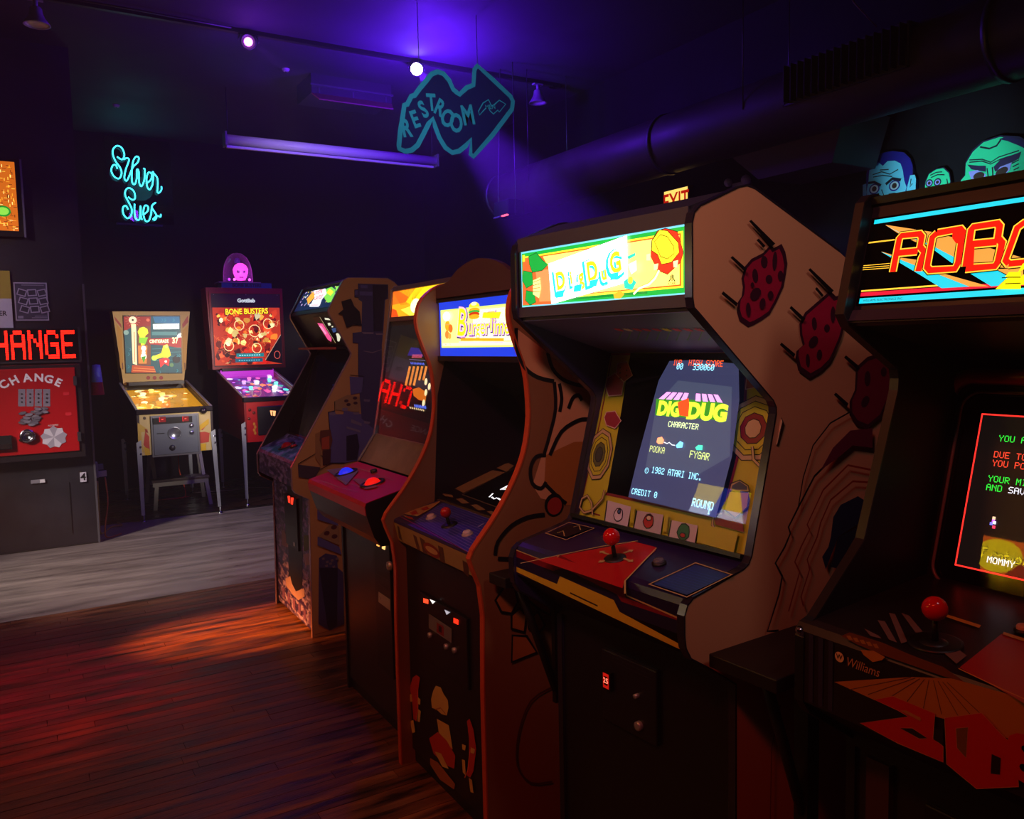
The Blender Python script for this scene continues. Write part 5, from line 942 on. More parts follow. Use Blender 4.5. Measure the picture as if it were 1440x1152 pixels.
A.line(z([(395, 640), (395, 685), (365, 690), (375, 800), (370, 925), (440, 925)]), .004, BK); A.line(z([(225, 930), (310, 880), (350, 900), (360, 940), (240, 990)]), .004, BK); towr([(225, 932), (330, 945), (300, 1000), (228, 990)], M('#3a2c3a', .5))
towr([(305, 790), (330, 780), (330, 940), (305, 900)], M('#8a6038', .5)); towr([(328, 775), (375, 770), (385, 820), (375, 860), (340, 870), (325, 820)], M('#5a2c1c', .5)); towr([(335, 810), (370, 800), (370, 860), (335, 862)], M('#9a3a20', .5)); towr([(338, 870), (378, 860), (375, 930), (340, 935)], M('#3a1c1c', .5))
towr([(425, 178), (470, 165), (485, 200), (510, 225), (520, 290), (480, 285), (450, 300), (430, 240), (410, 235), (435, 215)], M('#150c14', .5))
K = (4.43, 360, 640); z = lambda L: A.px(L, *K)
towr([(378, 330), (500, 400), (510, 440), (380, 400)], SL); towr([(385, 505), (455, 430), (510, 440), (515, 560)], M('#8a6a48', .5)); towr([(380, 505), (515, 570), (530, 620), (380, 560)], SL)
for x, y in ((437, 485), (482, 448), (485, 505)): A.ell(z([(x, y)])[0], .016, .012, M('#4a1c20', .5), 12)
towr([(388, 640), (430, 610), (500, 625), (505, 700), (540, 730), (545, 1050), (455, 1090), (385, 1050)], SG); towr([(390, 700), (505, 700), (500, 1060), (455, 1090), (440, 1060)], SD)
for x, y in ((405, 640), (430, 660), (460, 650), (425, 685), (450, 670), (490, 640), (470, 690)): A.poly(z([(x, y), (x + 16, y - 6), (x + 20, y + 8), (x + 4, y + 12)]), M('#6a5a60', .5))
A.line(z([(365, 1115), (455, 1090), (545, 1060)]), .004, M('#7a4a24', .5)); A.build('side_art', t)
# ---------------- robot game cabinet at the right edge
t = thing('arcade_cabinet', 'black arcade cabinet with a large red lettered marquee and a striped front panel', 'arcade cabinet', (1.44, .40, 0))
W = .65; RC = M('#0a0912', .5, spec=.25)
fr = [(-.02, 0), (-.02, .68), (-.16, .775), (-.178, .80), (-.178, .925), (-.165, .945), (-.145, .955), (-.03, 1.06), (.0, 1.09), (.103, 1.385), (.105, 1.41), (.10, 1.432), (-.055, 1.520), (-.070, 1.540), (-.012, 1.755), (.005, 1.768), (.03, 1.772)]
P = fr + [(.80, 1.80), (.80, 0)]
side(t, P, 0, .018, RC); side(t, P, W - .018, W, RC)
for a, b in ((-.001, .019), (W - .019, W + .001)): trimloop(fr[6:], a, b, -.004, M('#2c2622', .35, .4)).build('edge_trim', t)
for a, b in ((-.001, .019), (W - .019, W + .001)): trimloop(fr[:7], a, b, -.004, BLACK).build('lower_trim', t)
MB().box((.78, .018, 0), (.798, W - .018, 1.79), BLACK).build('back_panel', t); MB().strip([(.005, 1.766), (.03, 1.770), (.797, 1.797)], .018, W - .018, .014, BLK2).build('top_panel', t)
vv = V3((.047, 0, .170)).normalized(); MB().strip([(-.042, 1.545), (.020, 1.769)], .018, W - .018, .008, M('#15101a', .35)).build('marquee_panel', t)
A = Art(t, (-.042, W - .018, 1.545), (0, -1, 0), V3((.062, 0, .224)), base=.0008); K = (6, 1200, 270); z = lambda L: A.px(L, *K)
# mirror and continue the print past the frame by using the plane's own axes
a0, b0 = z([(35, 945)])[0]; a1, b1 = z([(175, 240)])[0]; zr = W - .036
A.rect(.002, b0 - .004, zr, b1 + .004, M('#040306', .6, spec=.05))
CYA = G('#10d4e8', 1.15); SND = G('#f0a848', 1.05); RDD = G('#ff1408', 1.3); YEL = G('#ffc838', 1.4); CRI = G('#e01838', 1.1); YW2 = G('#ffee10', 1.3); BKK = M('#040306', .6, spec=.05)
hh = b1 - b0; L0 = a0 + .004; R0 = 2 * (W * .5 - .018) - L0
A.rect(L0, b0, R0, b0 + hh * .062, CYA); A.rect(L0, b0 + hh * .085, R0, b0 + hh * .13, CRI, False); A.rect(L0, b0 + hh * .14, L0 + .19, b0 + hh * .158, YEL, False); A.rect(L0, b0 + hh * .95, R0, b1, CYA, False)
A.text('WILLIAMS ELECTRONICS INC.', (L0 + .05, b0 + hh * .03), .0045, G('#083050', .2))
A.poly(z([(275, 280), (700, 345), (1000, 430), (1440, 560), (1440, 660), (860, 600), (700, 500), (520, 420), (380, 350)]), SND); A.poly(z([(275, 285), (420, 360), (600, 430), (840, 605), (870, 560), (640, 440), (400, 345)]), CYA)
A.poly(z([(240, 505), (420, 560), (540, 575), (760, 690), (1150, 800), (980, 802), (700, 700), (420, 600), (330, 560)]), SND); A.poly(z([(240, 508), (330, 560), (430, 620), (580, 710), (750, 815), (985, 802), (700, 690), (430, 585)]), CYA); A.poly(z([(960, 672), (1200, 655), (1320, 720), (1290, 740), (1230, 795), (1170, 800)]), CYA); A.poly(z([(1210, 655), (1440, 650), (1440, 720), (1330, 715)]), SND)
for L in ([(135, 437), (380, 407)], [(140, 430), (380, 402)], [(95, 627), (320, 607)], [(90, 645), (320, 627)], [(90, 662), (320, 645)]): A.line(z(L), .0012, YEL)
TH = 50 / 6 / 1000
def neonletter(paths, w1=.0155, w2=.0105, w3=.0):
    for p in paths: A.line([(q[0], q[1]) for q in p], w1 + .0035, BKK, lay=p is paths[0])
    for p in paths: A.line(p, w1, YEL, lay=p is paths[0])
    for p in paths: A.line(p, w2, RDD, lay=p is paths[0])
u1, v1 = z([(345, 690)])[0]; u2, v2 = z([(1000, 690)])[0]
def GL(paths, s=1.0):
    out = []
    for p in paths: out.append(z(p))
    return out
neonletter(GL([[(345, 680), (400, 400), (420, 375), (570, 360), (590, 385), (575, 470), (610, 510), (590, 560), (560, 675)], [(400, 520), (555, 505)]]), .0165, .012)
neonletter(GL([[(720, 355), (915, 320), (935, 345), (900, 600), (870, 655), (660, 668), (635, 640), (680, 390), (720, 355)]]), .0165, .012); A.poly(z([(850, 345), (940, 325), (925, 450), (880, 440), (850, 400)]), RDD)
neonletter(GL([[(965, 635), (1010, 330), (1030, 305), (1230, 275), (1250, 300), (1235, 400), (1270, 440), (1240, 590), (1210, 635), (965, 655)], [(1010, 450), (1230, 430)]]), .0165, .012); A.poly(z([(975, 640), (1000, 470), (1040, 460), (1030, 640)]), RDD)
# remaining letters follow the same shapes in the panel's own axes
xl, yl = z([(1290, 620)])[0]; xt, yt = z([(1330, 290)])[0]; hL = yt - yl; wL = .052; 
def ax(x0, pts): return [(x0 + p[0] * wL + p[1] * .012, yl + p[1] * hL) for p in pts]
x0 = xl; step = wL + .0155
for ch in 'OTRON':
    if ch == 'O': neonletter([ax(x0, [(.15, 0), (0, .1), (0, .9), (.15, 1), (.85, 1), (1, .9), (1, .1), (.85, 0), (.15, 0)])])
    if ch == 'T': neonletter([ax(x0, [(0, 1), (1, 1)]), ax(x0, [(.5, 1), (.5, 0)])])
    if ch == 'R': neonletter([ax(x0, [(0, 0), (0, .9), (.15, 1), (.85, 1), (1, .9), (1, .6), (.9, .5), (1, .4), (1, 0)]), ax(x0, [(0, .5), (.9, .5)])])
    if ch == 'N': neonletter([ax(x0, [(0, 0), (0, .9), (.15, 1), (.85, 1), (1, .9), (1, 0)])])
    x0 += step
q0 = z([(1225, 835), (1440, 700)]); A.text('2084', (q0[0][0] + .085, q0[0][1] + .022), .036, YW2, bold=.05, sx=1.2, shear=.3); A.poly(z([(1225, 835), (1330, 735), (1300, 740), (1340, 690), (1440, 690), (1440, 835)]), YW2); A.line(z([(1280, 740), (1340, 735), (1440, 735)]), .0015, BKK); A.line(z([(1310, 790), (1440, 785)]), .0015, BKK)
A.build('marquee_art', t)
MB().strip([(-.058, 1.528), (-.045, 1.548)], .018, W - .018, .02, M('#3a2c34', .35)).build('marquee_rail', t)
MB().strip([(-.055, 1.524), (.36, 1.44), (.34, 1.405)], .018, W - .018, -.01, BLACK).build('header_underside', t)
O_ = V3((.215, W - .019, .985)); bz = V3((.115, 0, .415)).normalized()
MB().strip([(.21, .972), (.215, .985), (.33, 1.40), (.338, 1.43)], .018, W - .018, .012, BLACK).build('bezel_board', t)
A = Art(t, O_, (0, -1, 0), bz, base=.002)
def rr(x0, y0, x1, y1, r, n=6):
    P = []
    for cx, cy, a in ((x1 - r, y1 - r, 0), (x0 + r, y1 - r, 90), (x0 + r, y0 + r, 180), (x1 - r, y0 + r, 270)):
        for i in range(n + 1): th = math.radians(a + 90 * i / n); P.append((cx + r * math.cos(th), cy + r * math.sin(th)))
    return P
zl = A.at(1296, 790); zt = A.at(1400, 528)
bx0, by1 = min(A.at(1330, 560)[0], A.at(1290, 780)[0]) , A.at(1400, 524)[1]; by0 = A.at(1320, 850)[1]; bx1 = 2 * (W * .5 - .019) - bx0
MBt = MB(); loop = [A.o + A.U * a + A.V * b + A.N * .012 for a, b in rr(bx0 + .012, by0 + .012, bx1 - .012, by1 - .012, .05, 8)]
MBt.tube(loop, .017, M('#d01418', .3), 10, closed=True).build('red_bezel_ring', t)
loop = [A.o + A.U * a + A.V * b + A.N * .012 for a, b in rr(bx0 + .045, by0 + .045, bx1 - .045, by1 - .045, .04, 8)]; MB().tube(loop, .0035, M('#7a5a50', .3), 8, closed=True).build('inner_bezel_ring', t)
A.rect(bx0 + .02, by0 + .02, bx1 - .02, by1 - .02, M('#1a0a0c', .25)); A.rect(bx0 + .05, by0 + .05, bx1 - .05, by1 - .05, M('#0a080a', .1))
K = (5.7625, 1280, 500); z = lambda L: A.px(L, *K)
TL_, BL_ = z([(605, 478)])[0], A.px([(325, 597)], 5.24, 1280, 680)[0]; X1 = bx1 - (TL_[0] * .5 + BL_[0] * .5 - bx0)
sx0 = (TL_[0] + BL_[0]) / 2
A.rect(sx0, BL_[1], X1, TL_[1], G('#1c1614', .55)); RL2 = G('#ff3028', 1.6); A.line([(sx0, BL_[1]), (sx0, TL_[1]), (X1, TL_[1]), (X1, BL_[1])], .0045, RL2, closed=True)
sh = TL_[1] - BL_[1]; GRT = G('#30f040', 1.4); RTT = G('#ff4a30', 1.4); WTT = G('#f0f0ff', 1.6); pw_ = .00185
def rl(txt, x, y, m_): A.pix(txt, (sx0 + x, y + .002), .0019, m_, pw=pw_, gap=.1)
ys = [z([p])[0] for p in ((720, 705), (680, 835), (668, 905), (635, 1030), (620, 1100))]
rl('YOU ARE THE LAST HOPE OF MANKIND', ys[0][0] - sx0, ys[0][1], GRT); rl('DUE TO A GENETIC ERROR', ys[1][0] - sx0, ys[1][1], RTT); rl('YOU POSSESS SUPER POWERS', ys[2][0] - sx0, ys[2][1], RTT); rl('YOUR MISSION IS TO STOP THEM', ys[3][0] - sx0, ys[3][1], GRT); rl('AND', ys[4][0] - sx0, ys[4][1], GRT); rl('SAVE THE LAST FAMILY', ys[4][0] - sx0 + 24 * pw_, ys[4][1], WTT)
q = A.px([(570, 590)], 5.24, 1280, 680)[0]; rl('MOMMY', q[0] - sx0, q[1], WTT)
q = A.px([(620, 290)], 5.24, 1280, 680)[0]
for dx, dy, m_ in ((0, .009, G('#f0c8a0', 1.5)), (0, .003, G('#c060f0', 1.5)), (-.003, -.003, G('#8080ff', 1.4)), (.003, -.009, G('#f04060', 1.4)), (.003, .0, G('#e8e8ff', 1.5))): A.rect(q[0] + dx - .003, q[1] + dy - .003, q[0] + dx + .003, q[1] + dy + .003, m_)
A.build('screen_picture', t)
MB().poly3([O_ + V3((0, -1, 0)) * a + bz * b + A.N * .020 for a, b in flat(bx0 + .035, by0 + .035, bx1 - .035, by1 - .035)], A.N * .003, glass()).build('screen_glass', t)
CPB = M('#1a1416', .35)
MB().strip([(.215, .985), (-.15, .955), (-.168, .950), (-.178, .937), (-.180, .80)], -.003, W + .003, -.012, CPB).build('control_panel', t)
v = V3((.365, 0, .030)).normalized(); A = Art(t, (-.15, W, .9555), (0, -1, 0), v, base=.0006); K = (3.4694, 1080, 820); z = lambda L: A.px(L, *K)
A.poly(z([(935, 415), (1140, 250), (1300, 300), (1300, 620), (1200, 560)]), M('#9a0c10', .35)); A.line(z([(930, 420), (1140, 520), (1300, 590)]), .003, M('#c07a28', .4))
for L in ([(470, 225), (540, 260), (555, 275), (500, 262)], [(535, 185), (570, 190), (630, 295), (590, 280)], [(590, 150), (620, 155), (680, 290), (650, 300)], [(650, 150), (690, 165), (770, 260), (730, 260)], [(850, 340), (930, 330), (970, 360), (920, 400)]): A.poly(z(L), M('#6a5048', .4))
for L in ([(845, 150), (1040, 212), (1030, 225), (840, 162)], [(1150, 245), (1260, 280), (1260, 295), (1145, 258)]): A.poly(z(L), M('#c8a438', .35))
A.build('panel_print', t)
A2 = Art(t, (-.15, W, .9555), (0, -1, 0), v); p = A2.o + A2.U * A2.at(1315, 905)[0] + A2.V * A2.at(1315, 905)[1]
joystick(t, p, (-.05, 0, 1), .050, M('#c80808', .12), .0215); MB().lathe([(.045, 0), (.045, .003), (.04, .004), (0, .004)], p, BLACK, (-.08, 0, 1), 24).build('dust_washer', t)
p2 = V3((p.x, .17, p.z)); joystick(t, p2, (-.05, 0, 1), .050, M('#c80808', .12), .0215)
for yy in (.30, .35): button(t, (.05, yy, .9735), .011, M('#c8b0a0', .3), (-.08, 0, 1))
A = Art(t, (-.180, W + .003, .80), (0, -1, 0), (0, 0, 1)); z = lambda L: A.px(L, *K)
WD = M('#a8742c', .4); 
for k in range(4): A.rect(.012 + k * .022, .004, .022 + k * .022, .137, M('#26264a', .4), k == 0)
A.poly(z([(325, 482), (700, 458), (900, 465), (1240, 560), (1300, 620), (1300, 800), (1000, 700), (520, 570)]), WD)
for k in range(9): A.line(z([(700 + k * 22, 460 + k * 3), (400 + k * 90, 520 + k * 24)]), .0014, M('#5a3814', .5), lay=k == 0)
A.poly(z([(360, 258), (400, 240), (560, 290), (700, 350), (860, 410), (960, 480), (860, 455), (560, 350), (440, 300)]), M('#6a4028', .4))
for k in range(5): A.poly(z([(385 + k * 32, 256 + k * 10), (405 + k * 32, 256 + k * 10), (418 + k * 32, 278 + k * 10), (398 + k * 32, 276 + k * 10)]), M('#a07840', .4), k == 0)
A.poly(z([(455, 325), (520, 330), (575, 360), (560, 375), (515, 385), (470, 350)]), M('#b08030', .4))
q = z([(352, 360)])[0]; A.ell(q, .0095, .0095, M('#d8c8a0', .4)); A.text('W', q, .009, BK, bold=.02)
a, b = z([(380, 385), (550, 445)]); sl = rt(a, b); cq = ((a[0] + b[0]) / 2, (a[1] + b[1]) / 2 + .002); A.text('Williams', cq, .017, M('#b89068', .4), shear=.3, rot=sl * .4, sx=.82)
a, b = z([(345, 480)])[0]
RD2 = M('#b01414', .4); TNL = M('#b87850', .4)
for Lp in ([(455, 682), (690, 650), (640, 620), (525, 568), (615, 550), (820, 635), (810, 755), (860, 795), (860, 872), (640, 780)],): A.poly(z(Lp), RD2); A.line(z(Lp), .0012, TNL, closed=True)
A.poly(z([(820, 705), (860, 715), (862, 790), (812, 760)]), M('#1c1a28', .4)); A.poly(z([(650, 705), (710, 705), (785, 755), (745, 758)]), M('#1c1420', .4)); A.line(z([(650, 705), (710, 705), (785, 755), (745, 758)]), .001, TNL, closed=True); A.poly(z([(650, 620), (680, 618), (752, 655), (752, 672)]), M('#a8742c', .4))
Lp = [(870, 655), (1050, 630), (1150, 740), (1220, 800), (1230, 990), (1025, 1000), (880, 880)]; A.poly(z(Lp), RD2); A.line(z(Lp), .0012, TNL, closed=True)
A.poly(z([(925, 705), (985, 700), (975, 850), (930, 800)]), M('#6a4a24', .4)); A.line(z([(925, 705), (985, 700), (975, 850), (930, 800)]), .001, TNL, closed=True); A.poly(z([(1100, 830), (1145, 850), (1140, 930), (1095, 925)]), M('#1c1420', .4)); A.text('84', (.46, .06), .07, RD2, bold=.04, sx=1.2); A.build('front_print', t)
MB().lathe([(.008, 0), (.008, .004), (0, .007)], (-.176, W - .006, .935), CHROME, (-.7, 0, .7), 14).build('bolt', t); MB().lathe([(.008, 0), (.008, .004), (0, .007)], (-.176, .006, .935), CHROME, (-.7, 0, .7), 14).build('bolt', t)
MB().strip([(-.18, .80), (-.03, .70), (-.03, .67)], .018, W - .018, -.012, BLACK).build('panel_underside', t)
MB().box((-.015, .018, .05), (0, W - .018, .70), M('#161014', .4)).build('front_panel', t); cdr = MB().box((-.026, .17, .2), (-.014, .48, .62), M('#1c1618', .3, .3)).build('coin_door', t, bevel=.004)
for yy in (.26, .39): MB().box((-.034, yy - .02, .5), (-.025, yy + .02, .56), BLACK).build('coin_slot', cdr)
MB().box((-.03, .55, .40), (-.015, .60, .66), M('#4a3038', .4, .3)).build('side_plate', t)
MB().box((-.01, .018, 0), (.03, W - .018, .05), BLACK).build('kick_plate', t)
# ================================================================== pinball machines (front faces the camera, -y)
def leg(t, x, y, ztop, tilt, name='leg'):
    m = MB(); w_ = .036; b = tilt
    m.poly3([(x - w_, y, ztop), (x, y - .0, ztop + .02), (x - .004 + b[0], y + b[1], .06), (x - .026 + b[0], y + b[1], .06)], (.002, .006, 0), STEEL)
    m.poly3([(x, y, ztop + .02), (x + .004, y + .04, ztop), (x + .002 + b[0], y + .026 + b[1], .06), (x - .004 + b[0], y + b[1], .06)], (.005, .0, 0), STEEL)
    l = m.build(name, t); MB().tube([(x - .006 + b[0], y + .008 + b[1], .06), (x - .006 + b[0], y + .008 + b[1], .015)], .006, STEEL, 8).lathe([(.022, 0), (.022, .008), (.010, .018), (0, .018)], (x - .006 + b[0], y + .008 + b[1], 0), CHROME).build('leveler', l)
    for dz in (.04, .10): MB().lathe([(.011, 0), (.009, .006), (0, .008)], (x - .004, y - .001, ztop - dz + .0), CHROME, (0, -1, 0), 10).build('leg_bolt', l)
def pinball(name_label, loc, wd, zf0, zf1, zb1, L_, body, bodyside, field):
    t = thing('pinball_machine', name_label, 'pinball machine', loc)
    # sloping cabinet as a side outline in (y,z) pushed along x
    pr = [(0, zf0), (0, zf1 - .03), (.02, zf1), (L_, zb1), (L_, zf0 + .05)]
    m = MB(); n = len(pr)
    for (xa, xb) in ((0, .02), (wd - .02, wd)):
        P_ = [(xa, y, z_) for y, z_ in pr]; m.poly3(P_, (xb - xa, 0, 0), bodyside)
    m.build('cabinet_side', t)
    MB().box((.02, 0, zf0), (wd - .02, .02, zf1 - .01), body).build('cabinet_front', t); MB().box((.02, .02, zf0 + .01), (wd - .02, L_, zf0 + .03), BLK2).build('cabinet_floor', t); MB().box((.02, L_ - .02, zf0 + .05), (wd - .02, L_, zb1 - .02), BLK2).build('cabinet_back', t)
    sl = (zb1 - zf1) / (L_ - .02); mm = MB()
    for xa in (-.004, wd - .016): mm.poly3([(xa, .01, zf1 - .0), (xa + .02, .01, zf1), (xa + .02, L_, zb1), (xa, L_, zb1)], (0, 0, .012), STEEL)
    mm.build('side_rail', t); MB().box((-.004, -.012, zf1 - .035), (wd + .004, .05, zf1 + .012), M('#3a3438', .25, .7)).build('lockdown_bar', t, bevel=.006)
    U = V3((1, 0, 0)); V_ = V3((0, 1, sl)).normalized(); O_ = V3((.02, .05, zf1 - .05)); 
    MB().poly3([O_ + U * a + V_ * b for a, b in flat(0, 0, wd - .04, L_ - .1)], (0, 0, -.012), M('#5a4a30', .5)).build('playfield', t)
    A = Art(t, O_, U, V_, base=.001); field(A, wd - .04, L_ - .12); A.build('playfield_print', t)
    MB().poly3([O_ + V3((0, 0, .045)) + U * a + V_ * b for a, b in flat(0, 0, wd - .04, L_ - .07)], (0, 0, .004), glass()).build('playfield_glass', t)
    return t, O_, U, V_
def f1(A, w_, l_):
    A.rect(0, 0, w_, l_, G('#e09a20', 1.1)); random.seed(21)
    for k in range(26):
        x, y = random.uniform(.05, w_ - .05), random.uniform(.1, l_ - .05); r = random.uniform(.02, .06); A.ell((x, y), r, r, G(random.choice(('#ffe070', '#ffd050', '#c87818', '#a85a10', '#fff0a8', '#8a4a10')), random.choice((1.1, 1.6, 2.2))), 14)
        A.ell((x, y), r * .5, r * .5, G(random.choice(('#ffffc8', '#a03c10', '#ffe890')), random.choice((1, 2.6))), 10)
    for k in range(14): x, y = random.uniform(.05, w_ - .08), random.uniform(.1, l_ - .1); A.line([(x, y), (x + random.uniform(-.08, .08), y + random.uniform(.04, .14))], .005, G('#6a3008', .4))
X0, Y1, WD = .878, 7.80, .632
t, O_, U, V_ = pinball('cream pinball machine with yellow lit playfield, steel coin door and steel legs', (X0, Y1, 0), WD, .585, .975, 1.175, 1.25, M('#bda870', .5, noise=.06), M('#2a1c1e', .5), f1)
random.seed(31)
for k in range(9):
    p = O_ + U * random.uniform(.08, WD - .12) + V_ * random.uniform(.25, 1.0); r = .028
    MB().lathe([(r * .7, 0), (r * .7, .02), (r, .022), (r, .034), (r * .4, .04), (0, .04)], p, G(random.choice(('#ffd870', '#ff9a30', '#fff2c0')), 1.8), n=14).build('bumper', t)
for s_ in (-1, 1): p = O_ + U * (WD / 2 - .02 + s_ * .08) + V_ * .13; MB().tube([p, p - U * s_ * .055 - V_ * .02], [.010, .006], M('#e8d8b0', .4), 8).build('flipper', t)
A = Art(t, (0, 0, 0), (1, 0, 0), (0, 0, 1)); K = (5.143, 140, 540); z = lambda L: A.px(L, *K); RS = M('#b04030', .5); YS = M('#c8a020', .5)
A.poly(z([(275, 280), (350, 330), (330, 345), (300, 350), (310, 440), (325, 500), (280, 470)]), M('#b89a40', .5)); A.poly(z([(330, 345), (358, 380), (365, 500), (318, 440)]), RS); A.poly(z([(345, 330), (352, 355), (335, 350), (325, 325)]), M('#8a2c20', .5)); A.poly(z([(320, 455), (360, 470), (368, 515), (330, 515)]), YS)
A.poly(z([(722, 350), (760, 345), (795, 355), (790, 420), (725, 430)]), RS); A.poly(z([(735, 330), (765, 290), (770, 300), (745, 335)]), RS); A.poly(z([(725, 435), (770, 430), (770, 480), (725, 485)]), YS); A.poly(z([(722, 300), (790, 250), (790, 290), (722, 340)]), YS); A.poly(z([(495, 195), (590, 190), (590, 202), (495, 206)]), M('#a04038', .5)); A.ell(z([(325, 248)])[0], .012, .014, M('#4a3c28', .5)); A.build('front_print', t)
za = z([(357, 228), (715, 205), (722, 500), (372, 515)]); x0, x1, z0, z1 = za[0][0] + .008, za[1][0], za[2][1] - .005, za[1][1] - .008
d = MB().box((x0, -.012, z0), (x1, .0, z1), M('#8c8f94', .35, .7)).build('coin_door', t, bevel=.004)
MB().box((x0 + .018, -.017, z0 + .018), (x1 - .018, -.012, z1 - .018), M('#747b86', .4, .6)).build('door_plate', d, bevel=.003)
cx, cz = z([(540, 355)])[0]; MB().lathe([(.056, 0), (.056, .006), (.050, .007), (.048, .003), (0, .003)], (cx, -.017, cz), M('#9aa0a8', .3, .8), (0, -1, 0), 28).build('round_plate', d)
MB().box((x0 + .02, -.022, z1 - .075), (x1 - .06, -.016, z1 - .02), BLACK).build('price_bezel', d)
B = Art(t, (0, -.0225, 0), (1, 0, 0), (0, 0, 1)); q = B.px([(430, 240), (480, 275), (598, 235), (645, 268)], *K)
for a, b in ((q[0], q[1]), (q[2], q[3])): B.rect(a[0], b[1], b[0], a[1], G('#8a0810', .5)); B.line([(a[0] + .008, b[1] + .004), (a[0] + .002, b[1] + .004), (a[0] + .002, a[1] - .004), (a[0] + .008, a[1] - .004)], .003, G('#ff3030', 1.4)); B.line([(a[0] + .018, (a[1] + b[1]) / 2), (a[0] + .034, (a[1] + b[1]) / 2 + .002)], .006, G('#ff5040', 1.4))
B.build('price_lights', d)
for x, y in ((662, 300), (664, 348)): a, b = z([(x, y)])[0]; MB().lathe([(.020, 0), (.020, .008), (.013, .012), (.010, .02), (0, .02)], (a, -.017, b), CHROME, (0, -1, 0), 18).build('coin_button', d)
a, b = z([(440, 357)])[0]; MB().box((a - .032, -.021, b - .003), (a + .03, -.016, b + .003), BLACK).build('coin_slot', d); a, b = z([(525, 460)])[0]; MB().lathe([(.026, 0), (.026, .004), (0, .005)], (a, -.017, b), M('#2a2c30', .4), (0, -1, 0), 18).build('coin_return', d)
for x in (460, 585, 635): a, b = z([(x, 515)])[0]; MB().lathe([(.006, 0), (.005, .004), (0, .005)], (a, 0, b + .004), BLACK, (0, -1, 0), 8).build('bolt', t)
a, b = z([(750, 192)])[0]; MB().lathe([(.022, 0), (.03, .01), (.022, .018), (.012, .03), (0, .03)], (a, -.01, b), M('#4a4448', .2, .8), (0, -1, 0), 18).build('plunger_plate', t)
leg(t, .02, -.012, .70, (-.004, -.015)); leg(t, WD + .01, -.012, .75, (.018, -.015)); leg(t, .02, 1.22, .62, (0, .02)); leg(t, WD + .01, 1.22, .62, (0, .02))
# back box
yb = 1.20
za = [(-.027, 1.89), (.694, 1.89), (.60, 1.165), (.033, 1.165)]
CB = M('#d8b45a', .45, noise=.05)
MB().poly3([(x, yb, z_) for x, z_ in za], (0, .30, 0), CB).build('backbox', t); MB().box((.06, yb - .2, 1.16), (.57, yb, 1.19), BLK2).build('neck', t)
A = Art(t, (0, yb, 0), (1, 0, 0), (0, 0, 1)); K = (5.143, 140, 350); z = lambda L: A.px(L, *K); YB2 = M('#d8a020', .45); RB2 = M('#c04a34', .45)
A.poly(z([(105, 485), (155, 545), (160, 575), (115, 520)]), RB2); A.poly(z([(640, 480), (642, 530), (600, 575), (598, 545)]), RB2); A.poly(z([(120, 540), (160, 590), (175, 880), (150, 860)]), YB2); A.poly(z([(640, 550), (600, 590), (605, 890), (625, 870)]), YB2)
for x in (352, 398, 445): A.ell(z([(x, 933)])[0], .019, .019, RB2, 16)
for x in (165, 616): A.line(z([(x, 825), (x + 2, 870)]), .010, M('#8a5a30', .5))
gl = z([(168, 482), (582, 482), (598, 902), (188, 902)]); A.build('box_print', t)
ga, gb = (gl[0][0] + gl[3][0]) / 2 , (gl[1][0] + gl[2][0]) / 2; g0, g1 = gl[2][1], gl[0][1]
MB().poly3([(gl[i][0], yb - .012, gl[i][1]) for i in range(4)], (0, .012, 0), BLK2).build('backglass_frame', t)
A = Art(t, (0, yb - .0125, 0), (1, 0, 0), (0, 0, 1)); z = lambda L: A.px(L, *K)
A.poly(z([(174, 490), (577, 490), (592, 895), (194, 895)]), G('#1c5a60', .8))
A.poly(z([(174, 490), (370, 490), (370, 570), (300, 560), (240, 560), (178, 600)]), G('#a02018', .9)); A.poly(z([(385, 490), (577, 490), (580, 540), (400, 535)]), G('#2a78a0', .8)); A.ell(z([(240, 515)])[0], .036, .036, G('#f0d8b0', 1.3)); A.ell(z([(240, 515)])[0], .010, .010, G('#402010', .3)); A.ell(z([(192, 605)])[0], .024, .024, G('#8ab0a0', .8)); A.ell(z([(350, 515)])[0], .016, .016, G('#e07050', 1))
for an in range(0, 360, 24): c = z([(240, 515)])[0]; A.line([(c[0] + .04 * math.cos(math.radians(an)), c[1] + .04 * math.sin(math.radians(an))), (c[0] + .07 * math.cos(math.radians(an)), c[1] + .07 * math.sin(math.radians(an)))], .002, G('#f0a080', .9))
A.poly(z([(228, 545), (262, 545), (265, 600), (270, 840), (240, 830)]), G('#f8d8a0', 1.5)); A.line(z([(250, 600), (255, 820)]), .006, G('#c05028', 1)); 
A.poly(z([(272, 560), (368, 560), (370, 840), (275, 840)]), G('#8a4a24', .8)); A.poly(z([(275, 600), (290, 572), (320, 565), (345, 580), (352, 610), (330, 630), (330, 690), (300, 700), (290, 640)]), G('#e8e020', 1.5)); A.poly(z([(285, 640), (350, 640), (330, 690), (285, 680)]), G('#80c820', 1.3)); A.poly(z([(278, 700), (345, 700), (340, 830), (282, 830)]), G('#e08030', 1.2)); 
for y_, r in ((720, .022), (750, .016), (778, .026)): A.ell(z([(318, y_)])[0], r, r * 1.2, G('#fff8e0', 2.2), 14)
A.poly(z([(300, 780), (335, 775), (320, 830)]), G('#40a020', 1)); A.poly(z([(385, 545), (575, 540), (575, 580), (388, 582)]), G('#f0f0e8', 1.6)); 
for k in range(5): A.text('0', z([(410 + k * 35, 563)])[0], .020, G('#202020', .2), bold=.02, lay=k == 0)
A.poly(z([(375, 600), (560, 600), (560, 625), (378, 625)]), G('#4a8a88', .9)); A.poly(z([(350, 650), (590, 640), (592, 720), (480, 700), (352, 690)]), G('#b01c18', 1.0)); 
